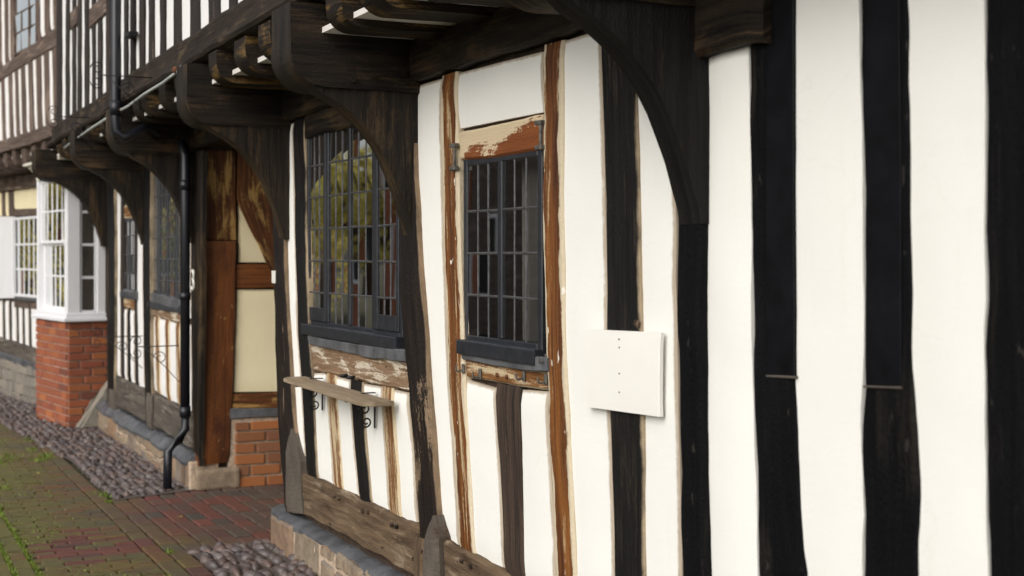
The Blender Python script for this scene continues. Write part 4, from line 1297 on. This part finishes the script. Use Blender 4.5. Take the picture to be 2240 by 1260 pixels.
def bar_window(pl, px_rect, D, colsf, rowsf, parent, m='white', bw=.02, frame=.035, name='window', tilt=.012):
    """white painted window: frame, glazing bars and panes between fractions of the opening"""
    (u0, v0, u1, v1) = px_rect
    s0, zt = pl.px(u0, v0, D); s1, _ = pl.px(u1, v0, D); _, zb = pl.px((u0 + u1) / 2, v1, D); _, zt = pl.px((u0 + u1) / 2, v0, D)
    return bar_window_sz(pl, s0, s1, zb, zt, D, colsf, rowsf, parent, m, bw, frame, name, tilt)
def bar_window_sz(pl, s0, s1, zb, zt, D, colsf, rowsf, parent, m='white', bw=.02, frame=.035, name='window', tilt=.012):
    wn = bpy.data.objects.new(name, None); C.objects.link(wn)
    wl = pl.pt((s0 + s1) / 2, D, zb); wn.parent = parent; wn.location = wl - WL[parent]; WL[wn] = wl
    bm = bmesh.new()
    box_bm(bm, pl, s0, s0 + frame, D - .05, D + .006, zb, zt, .003); box_bm(bm, pl, s1 - frame, s1, D - .05, D + .006, zb, zt, .003)
    box_bm(bm, pl, s0 + frame, s1 - frame, D - .05, D + .010, zb, zb + frame, .003); box_bm(bm, pl, s0 + frame, s1 - frame, D - .05, D + .010, zt - frame, zt, .003)
    link('frame', from_bm(bm), m, wn)
    a, b, c, d = s0 + frame, s1 - frame, zb + frame, zt - frame
    xs = [a] + [a + (b - a) * k / colsf for k in range(1, colsf)] + [b] if isinstance(colsf, int) else [a + (b - a) * k for k in colsf]
    zs = [c + (d - c) * k / rowsf for k in range(rowsf + 1)] if isinstance(rowsf, int) else [c + (d - c) * k for k in rowsf]
    for x in xs[1:-1]: box('glazing_bar', pl, x - bw / 2, x + bw / 2, D - .03, D + .001, c, d, m, wn, .002)
    for z in zs[1:-1]: box('glazing_bar', pl, a, b, D - .03, D + .003, z - bw / 2, z + bw / 2, m, wn, .002)
    rz = math.atan2(pl.e.y, pl.e.x)
    for x0, x1 in zip(xs, xs[1:]):
        for z0, z1 in zip(zs, zs[1:]):
            inst('pane', pane_mesh(x1 - x0, z1 - z0), pl.pt((x0 + x1) / 2, D - .004, (z0 + z1) / 2), wn, (rn.gauss(0, tilt * .6), 0, rz + rn.gauss(0, tilt)))
    return wn
bar_window(FAR, (30, 474, 86, 650), 0.01, 5, 3, FH, frame=.03)

# the bay
BD = .34
c1 = FAR.px(147, 693, BD); c0 = FAR.px(80, 693, BD)
bs0, bs1 = c0[0], c1[0]
BS = Plane(FAR.pt(bs1, 0, 0), tuple(-FAR.n), tuple(FAR.e))      # cheek facing the camera: along = into the house
bb = box('bay_base', FAR, bs0 + .01, bs1 - .006, -.02, BD - .006, -.05, 1.0, 'mortarpink', FH, 0)
bricks(FAR, bs0, bs1, -.02, .99, BD, bb, BR, pitch=.0722)
bricks(BS, -BD, .05, -.02, .99, 0.0, bb, BR, pitch=.0722, off=1)
# a weathered stone at the foot between bay and corner post
bm = bmesh.new()
pts0 = [(-.30, 0), (.05, 0), (.05, .46), (-.02, .40), (-.12, .22)]
vs0 = [bm.verts.new(BS.pt(a, .02, z)) for a, z in pts0]; vs1 = [bm.verts.new(BS.pt(a, .16 + .03 * (i % 2), z * .95)) for i, (a, z) in enumerate(pts0)]
for i in range(5): bm.faces.new([vs0[i], vs0[(i + 1) % 5], vs1[(i + 1) % 5], vs1[i]])
bm.faces.new(vs0); bm.faces.new(vs1)
bmesh.ops.bevel(bm, geom=list(bm.edges), offset=.025, segments=2, affect='EDGES')
link('buttress_stone', from_bm(bm), 'stone_far', FH)
zsill = 1.03; ztop = 2.42
# sill board and cornice wrap two faces
def wrap(name, z0, z1, over, m, bev=.006):
    bm = bmesh.new()
    box_bm(bm, FAR, bs0 - over, bs1 + over, -.02, BD + over, z0, z1, bev)
    link(name, from_bm(bm), m, FH)
wrap('bay_sill', .99, 1.025, .045, 'white')
wrap('bay_plinth_board', 1.025, 1.07, .018, 'white')
wrap('bay_head', 2.34, 2.40, .005, 'creampaint')
for i in range(4): wrap('cornice', 2.40 + .028 * i, 2.428 + .028 * i, .02 + .022 * i + (.02 if i == 3 else 0), 'creampaint')
box('bay_roof', FAR, bs0 - .05, bs1 + .05, -.02, BD + .05, 2.512, 2.54, 'lead', FH, .006)
# corner posts and cheek
box('bay_post', FAR, bs1 - .10, bs1, BD - .12, BD, 1.07, 2.34, 'white', FH, .005)
box('bay_post', FAR, bs0, bs0 + .05, BD - .12, BD, 1.07, 2.34, 'white', FH, .005)
box('bay_post', FAR, bs1 - .05, bs1 - .001, -.02, .06, 1.07, 2.34, 'white', FH, .005)
ww = bar_window_sz(FAR, bs0 + .05, bs1 - .10, 1.72, 2.34, BD - .035, 5, 2, FH, bw=.018, frame=.03, name='upper_sash')
bar_window_sz(FAR, bs0 + .05, bs1 - .10, 1.07, 1.745, BD - .065, 5, 2, FH, bw=.018, frame=.045, name='lower_sash')
bar_window_sz(BS, -BD + .12, -.06, 1.07, 2.34, -.02, 1, 4, FH, bw=.025, frame=.022, name='window')
box('bay_floor', FAR, bs0 + .02, bs1 - .02, -.3, BD - .1, 1.0, 1.02, 'room', FH, 0)
# room behind the bay
box('room_wall', FAR, bs0 + .02, bs1 - .02, -.024, -.015, 1.03, 2.36, 'room', FH, 0)

# far jetty and upper floor
FD = .42
for i in range(14):
    s = -.25 - i * .36
    prof = [(.0, 2.50), (FD - .08, 2.50), (FD - .02, 2.53), (FD, 2.58), (FD, 2.70), (0, 2.70)]
    sweep('joist', prof, lambda t, a, b: FAR.pt(t, a, b), [s - .07, s, s + .07], 'farwood', FH, amp=.006)
box('soffit', FAR, -6, 0, -.02, FD - .05, 2.60, 2.63, 'soffit', FH, 0)
box('upper_wall', FAR, -6, .1, .05, FD - .03, 2.70, 5.2, 'backing', FH, 0)
strip('bressumer', FAR, [(-30, 318), (0, 308), (60, 290), (140, 258)], [(-30, 345), (0, 334), (60, 318), (140, 288)], FD + .03, .1, 'farwood', FH, wob=.012, relief=.008)
strip('mid_rail', FAR, [(-30, 172), (0, 148), (60, 104), (124, 58)], [(-30, 200), (0, 174), (60, 136), (124, 100)], FD + .02, .06, 'farwood', FH, wob=.008)
lowst = [(4, 10), (20, 27), (34, 40), (47, 55), (63, 72), (80, 90), (97, 107), (116, 127)]
for a, b in lowst:
    m_ = (a + b) / 2
    fs([(a - 2, 165 - m_ * .72 + 6), (a + 2, 318 - m_ * .36)], [(b - 2, 165 - m_ * .72 + 6), (b + 2, 318 - m_ * .36)], 'farwood', FD + .012)
pe = [(-30, -20)] + lowst + [(131, 135)]
for a, b in zip(pe, pe[1:]):
    m_ = (a[1] + b[0]) / 2
    fpanel([(a[1] - 2, 168 - m_ * .72), (a[1] + 2, 314 - m_ * .36)], [(b[0] - 2, 168 - m_ * .72), (b[0] + 2, 314 - m_ * .36)], D=FD)
upst = [(-6, 3), (11, 18), (23, 29), (80, 87), (98, 108), (117, 127)]
for a, b in upst:
    m_ = (a + b) / 2
    fs([(a - 2, -60), (a, 152 - m_ * .74)], [(b - 2, -60), (b, 152 - m_ * .74)], 'farwood', FD + .012)
for a, b in zip(upst, upst[1:] + [(131, 135)]):
    if a[0] == 23: continue
    m_ = (a[1] + b[0]) / 2
    fpanel([(a[1] - 2, -60), (a[1], 150 - m_ * .74)], [(b[0] - 2, -60), (b[0], 150 - m_ * .74)], D=FD)
bar_window(FAR, (29, -70, 80, 112), FD, 3, 4, FH, m='farwood', bw=.015, frame=.025, tilt=.03)
bm = bmesh.new()
vs = [bm.verts.new(FAR.pt(s, d, z)) for s, d, z in ((-8, .8, 5.1), (.1, .8, 5.1), (.1, -2.5, 7.4), (-8, -2.5, 7.4), (-8, .8, 5.25), (.1, .8, 5.25), (.1, -2.5, 7.55), (-8, -2.5, 7.55))]
for f in ((0, 1, 2, 3), (7, 6, 5, 4), (0, 4, 5, 1), (2, 6, 7, 3), (1, 5, 6, 2), (0, 3, 7, 4)): bm.faces.new([vs[i] for i in f])
link('roof', from_bm(bm), 'brick_old', FH)

# ------------------------------------------------------------------ things fixed to the houses
# white board nailed over the dark stud
q = [WALL.px(1280, 720, .030), WALL.px(1443, 728, .030), WALL.px(1441, 912, .030), WALL.px(1280, 890, .030)]
SB = thing('sign_board', WALL.pt(q[3][0], .03, q[3][1]), 'blank white painted board nailed across a dark stud right of the small window', 'board')
strip('panel', WALL, [q[0], q[3]], [q[1], q[2]], .030, .011, 'signboard', SB, px=False, wob=.0006, bev=.0025, relief=.0006)
for (u, v) in ((1354, 742), (1355, 760), (1355, 817), (1355, 858)):
    s, z = WALL.px(u, v, .030)
    tube('nail', [WALL.pt(s, .02, z), WALL.pt(s, .0318, z)], .0025, 'iron', SB, 7)
# dark knot hole above the board
s, z = WALL.px(1390, 712, .016)
tube('knot', [WALL.pt(s, .0, z), WALL.pt(s + .002, .0135, z + .003), WALL.pt(s, .015, z)], [.020, .019, .012], 'grain', H, 9)

# shelf under window 1
SH = thing('wall_shelf', WALL.pt(1.0, 0, 1.02), 'weathered plank shelf on black iron scroll brackets below the wide leaded window', 'shelf')
zsh = 0.965
front = [(634, 826), (655, 832), (800, 882), (878, 881)]
r0 = FWD
def on_z(u, v, z):
    r_ = FWD + RGT * ((u - CX) / F) + Vector((0, 0, (HY - v) / F))
    return CAM + r_ * ((z - CAM.z) / r_.z)
cor = [on_z(635, 826, zsh), on_z(655, 824, zsh), on_z(845, 866, zsh), on_z(880, 880, zsh), on_z(800, 884, zsh), on_z(790, 880, zsh)]
sa, sb_ = .50, 1.80
outl = [(sa, .028), (sb_ - .015, .028), (sb_, .05), (sb_, .13), (sb_ - .03, .165), (sb_ - .10, .175), (sa + .06, .165), (sa + .01, .14), (sa, .11)]
bm = bmesh.new()
n_ = len(outl)
vt = [bm.verts.new(WALL.pt(s, d, zsh + .010 - .006 * (s - sa))) for s, d in outl]; vb = [bm.verts.new(WALL.pt(s, d, zsh - .010 - .006 * (s - sa))) for s, d in outl]
bm.faces.new(vt); bm.faces.new(vb[::-1])
for i in range(n_): bm.faces.new([vt[i], vb[i], vb[(i + 1) % n_], vt[(i + 1) % n_]])
bmesh.ops.recalc_face_normals(bm, faces=bm.faces)
bmesh.ops.bevel(bm, geom=list(bm.edges), offset=.004, segments=2, affect='EDGES')
link('board', from_bm(bm), 'board', SH)
for sx in (.74, 1.50):
    bm = bmesh.new()
    o_ = WALL.pt(sx, 0, 0)
    N, Z = WALL.n, Vector((0, 0, 1))
    zt = zsh - .013 - .006 * (sx - sa)
    box_bm(bm, WALL, sx - .006, sx + .006, .012, .018, zt - .13, zt, .001)
    box_bm(bm, WALL, sx - .012, sx + .012, .012, .155, zt - .006, zt, .001)
    box_bm(bm, WALL, sx - .012, sx + .012, .013, .08, zt + .030, zt + .034, .001)
    tube_bm(bm, scroll(o_ + N * .065 + Z * (zt - .042), N, Z, .028, 1.4, 22), .0042, 6)
    tube_bm(bm, scroll(o_ + N * .055 + Z * (zt - .10), N, -Z, .026, 1.4, 22), .0042, 6)
    link('bracket', from_bm(bm), 'iron', SH)
for (u, v) in ((760, 820), (775, 824)):
    s, z = WALL.px(u, v, .015)
    tube('bolt', [WALL.pt(s, 0, z), WALL.pt(s, .05, z - .004)], .008, 'iron', SH, 6)

# downpipe: down the upper wall, back under the jetty, down the post
DP = thing('downpipe', WALL.pt(-2.4, .1, 0), 'black painted downpipe from the overhanging floor down beside the brown passage post', 'downpipe')
su, zu = WALL.px(240, 285, .60)
sl_, _ = WALL.px(405, 600, .09)
pts = [WALL.pt(su, .56, 5.0), WALL.pt(su, .56, zu + .10), WALL.pt(su + .01, .56, zu), WALL.pt(su + .02, .51, zu - .05), WALL.pt(su + .06, .38, 2.46), WALL.pt(sl_ - .25, .16, 2.40), WALL.pt(sl_ - .06, .10, 2.37), WALL.pt(sl_, .09, 2.28), WALL.pt(sl_, .09, .50)]
tube('pipe', pts, .033, 'pipe', DP, 14)
tube('pipe', [WALL.pt(sl_, .09, .52), WALL.pt(sl_, .09, .42), WALL.pt(sl_ - .01, .13, .34), WALL.pt(sl_ - .03, .20, .27), WALL.pt(sl_ - .03, .205, .01)], .031, 'pipe', DP, 14)
for (sx, dd, z0, z1) in ((sl_, .09, .50, .57), (sl_, .09, 2.05, 2.12), (su, .56, zu + .10, zu + .2), (sl_, .09, 1.3, 1.35)):
    tube('collar', [WALL.pt(sx, dd, z0), WALL.pt(sx, dd, z1)], .038, 'pipe', DP, 14)
_, zc = WALL.px(240, 88, .56)
box('pipe_clip', WALL, su - .05, su + .14, .44, .50, zc - .012, zc + .012, 'iron', DP, .002)

# pale cable clipped under the bressumer
CBL = thing('cable', WALL.pt(-2.5, .52, 2.66), 'pale cable clipped along the lower edge of the overhang with rusty clips', 'cable')
kp = []
for u, v in ((137, 322), (190, 285), (245, 248), (275, 231), (310, 207), (350, 180), (385, 156), (396, 150)):
    s, z = WALL.px(u, v, .545); kp.append(WALL.pt(s, .53, z + .004 * math.sin(u)))
tube('sheath', kp, .009, 'cable', CBL, 7)
s, z = WALL.px(397, 152, .53)
tube('drop', [WALL.pt(s, .53, z), WALL.pt(s + .01, .52, z - .04), WALL.pt(s + .01, .515, z - .22), WALL.pt(s + .02, .45, z - .34)], .008, 'pipe', CBL, 6)
for u, v, m_ in ((261, 240, 'rust'), (383, 153, 'rust'), (397, 150, 'zinc')):
    s, z = WALL.px(u, v, .54)
    bm = bmesh.new(); bmesh.ops.create_icosphere(bm, subdivisions=2, radius=.020)
    for vv_ in bm.verts: vv_.co = Vector((vv_.co.x * 1.1, vv_.co.y * .8, vv_.co.z)) + WALL.pt(s, .54, z)
    link('clip', from_bm(bm), m_, CBL, smooth=True)

# hanging-basket brackets
def basket_bracket(s, d0, z, ln, label, drop=.26):
    t_ = thing('basket_bracket', WALL.pt(s, d0, z), label, 'bracket', 'iron scroll brackets for hanging baskets')
    N, Z = WALL.n, Vector((0, 0, 1))
    o_ = WALL.pt(s, d0, z)
    tube('arm', [o_, o_ + N * ln], .004, 'iron', t_, 6)
    tube('stay', [o_ - Z * drop, o_ - Z * drop * .55 + N * ln * .35, o_ + N * ln * .85], .0033, 'iron', t_, 6)
    tube('scroll', scroll(o_ + N * (ln + .0) + Z * .04, N, Z, .042, 1.3, 20, 1), .0033, 'iron', t_, 6)
    tube('scroll', scroll(o_ + N * (ln + .0) - Z * .045, N, -Z, .042, 1.3, 20, 1), .0033, 'iron', t_, 6)
    tube('scroll', scroll(o_ + N * ln * .45 - Z * drop * .32, N, -Z, .05, 1.3, 20, -1), .0033, 'iron', t_, 6)
    return t_
s, z = WALL.px(330, 170, .48)
basket_bracket(s, .47, z, .33, 'thin iron scroll bracket on the overhang right of the upper downpipe')
s, z = WALL.px(205, 258, .48)
basket_bracket(s, .47, z, .30, 'thin iron scroll bracket on the overhang left of the upper downpipe')
s, z = WALL.px(392, 756, .03)
basket_bracket(s, .03, z, .30, 'thin iron scroll bracket below the window beside the lower downpipe')
s, z = WALL.px(312, 735, .03)
basket_bracket(s, .03, z, .36, 'thin iron scroll bracket in front of the bay\'s brick cheek')

# house number and small plate
s, z = WALL.px(419, 611, .06)
pts = []
for i in range(9):
    a = R(150 - 240 * i / 8); pts.append(WALL.pt(s + .028 * math.cos(a), .052, z + .032 + .030 * math.sin(a)))
for i in range(9):
    a = R(90 - 240 * i / 8); pts.append(WALL.pt(s + .032 * math.cos(a), .052, z - .034 + .036 * math.sin(a)))
nb = tube('house_number', pts, .009, 'plate', None, 6)
tag(nb, 'small white number 3 on the dark post left of the passage', 'number')
s, z = WALL.px(600, 606, .035)
pp = box('name_plate', WALL, s - .05, s + .012, .028, .036, z - .035, z + .035, 'plate', None, .002)
tag(pp, 'tiny white plate on the corner post at the passage opening', 'plate')

# ------------------------------------------------------------------ across the street (mirrored in the panes)
OP = Plane((0, -9.5, 0), (-1, 0, 0), (0, 1, 0))
BH = thing('brick_house', (-22, -9.5, 0), 'narrow red brick house across the street mirrored in the leaded windows', 'house')
def opposite(T, s0, s1, wm, h, wins, frame_m, roof_m):
    box('wall', OP, s0, s1, -5, 0, 0, h, wm, T, 0)
    for (s, z, w_, hh) in wins:
        bm = bmesh.new()
        for (a, b, c, d) in ((s - .08, s, z - .08, z + hh + .08), (s + w_, s + w_ + .08, z - .08, z + hh + .08), (s, s + w_, z - .08, z), (s, s + w_, z + hh, z + hh + .08)):
            box_bm(bm, OP, a, b, .0, .05, c, d, 0)
        link('window_frame', from_bm(bm), frame_m, T)
        box('window', OP, s, s + w_, .005, .02, z, z + hh, 'smooth', T, 0)
    bm = bmesh.new()
    vs = [bm.verts.new(OP.pt(s, d, z)) for s, d, z in ((s0 - .1, .4, h - .1), (s1 + .1, .4, h - .1), (s1 + .1, -2.5, h + 2.2), (s0 - .1, -2.5, h + 2.2), (s0 - .1, .4, h + .05), (s1 + .1, .4, h + .05), (s1 + .1, -2.5, h + 2.35), (s0 - .1, -2.5, h + 2.35))]
    for f in ((0, 1, 2, 3), (7, 6, 5, 4), (0, 4, 5, 1), (2, 6, 7, 3), (1, 5, 6, 2), (0, 3, 7, 4)): bm.faces.new([vs[i] for i in f])
    link('roof', from_bm(bm), roof_m, T)
opposite(BH, 19.8, 24.4, 'brick', 5.0, [(20.4, .9, 1.1, 1.4), (22.7, .9, 1.0, 1.4), (20.4, 3.2, 1.1, 1.2), (22.7, 3.2, 1.0, 1.2)], 'white', 'smooth')
WHS = thing('rendered_house', (-15.5, -9.5, 0), 'pale rendered house with dark windows across the street, mirrored in the small leaded window', 'house')
opposite(WHS, 12.0, 19.7, 'farwood', 4.6, [(12.6, .9, 1.2, 1.4), (18.6, .9, .9, 1.4), (13.4, 3.0, 1.2, 1.1)], 'white', 'smooth')
EH = thing('brick_cottage', (-46, -9.5, 0), 'brick cottage far down the street mirrored in the left hand windows', 'house')
opposite(EH, 43.5, 50, 'brick_old', 4.2, [(44.2, .9, 1.2, 1.4), (46.6, .9, 1.2, 1.4), (48.4, .9, 1.0, 1.4)], 'white', 'smooth')
def tree(x, y, h, cr, m, label, seed):
    rn_ = random.Random(seed)
    t_ = thing('tree', (x, y, 0), label, 'tree', 'trees across the street')
    bm = bmesh.new()
    tube_bm(bm, [(x, y, 0), (x + .1, y, h * .3), (x - .1, y + .1, h * .6), (x, y, h * .85)], [.22, .17, .11, .04], 8)
    for k in range(7):
        a = rn_.uniform(0, 6.28); z0 = h * rn_.uniform(.3, .6)
        tube_bm(bm, [(x, y, z0), (x + cr * .5 * math.cos(a), y + cr * .5 * math.sin(a), z0 + h * .12), (x + cr * .85 * math.cos(a), y + cr * .85 * math.sin(a), z0 + h * .28)], [.08, .05, .02], 5)
    link('trunk', from_bm(bm), 'bark', t_)
    V, Fc = [], []
    cl = [(rn_.gauss(0, cr * .5), rn_.gauss(0, cr * .5), h * .55 + rn_.gauss(0, h * .19), rn_.uniform(.4, .8) * cr * .5) for k in range(34)]
    for k in range(2600):
        c_ = cl[rn_.randrange(len(cl))]
        d_ = Vector((rn_.gauss(0, 1), rn_.gauss(0, 1), rn_.gauss(0, .8))).normalized() * c_[3] * rn_.random() ** .4
        p = Vector((x + c_[0], y + c_[1], c_[2])) + d_
        a_ = Vector((rn_.gauss(0, 1), rn_.gauss(0, 1), rn_.gauss(0, 1))).normalized() * .11
        b_ = Vector((rn_.gauss(0, 1), rn_.gauss(0, 1), rn_.gauss(0, 1))).normalized() * .08
        i = len(V); V += [p - a_, p + b_, p + a_, p - b_]; Fc.append((i, i + 1, i + 2, i + 3))
    me = bpy.data.meshes.new('crown'); me.from_pydata(V, [], Fc); me.update()
    link('crown', me, m, t_)
tree(-25.7, -9.8, 5.0, 2.0, 'leaf_autumn', 'yellow leaved tree next to the brick house, mirrored in the panes', 1)
tree(-29, -9.2, 5.6, 2.6, 'leaf_autumn', 'tall yellow green tree second from the brick house across the street', 2)
tree(-33.5, -9.8, 5.2, 2.6, 'leaf_autumn', 'yellow green tree third from the brick house across the street', 4)
tree(-38, -9.5, 5.6, 2.8, 'leaf_green', 'green tree farthest down the row across the street', 3)

lm = bpy.data.meshes.new('fallen_leaf')
lm.from_pydata([(-.022, 0, .004), (-.008, .012, .0), (.012, .009, .003), (.026, 0, .006), (.012, -.010, .001), (-.008, -.011, .004)], [], [(0, 1, 5), (1, 2, 4, 5), (2, 3, 4)])
lm.materials.append(M['leaf_autumn'])
for (u, v, lb) in ((392, 1132, 'small fallen orange yellow leaf on the paving in front of the passage'), (84, 1036, 'small fallen yellow leaf on the mossy paving at the left edge')):
    p = on_z(u, v, .006)
    o = bpy.data.objects.new('fallen_leaf', lm); C.objects.link(o); o.location = (p.x, p.y, .009); o.rotation_euler = (rn.uniform(-.2, .2), rn.uniform(-.2, .2), rn.uniform(0, 6))
    tag(o, lb, 'leaf')
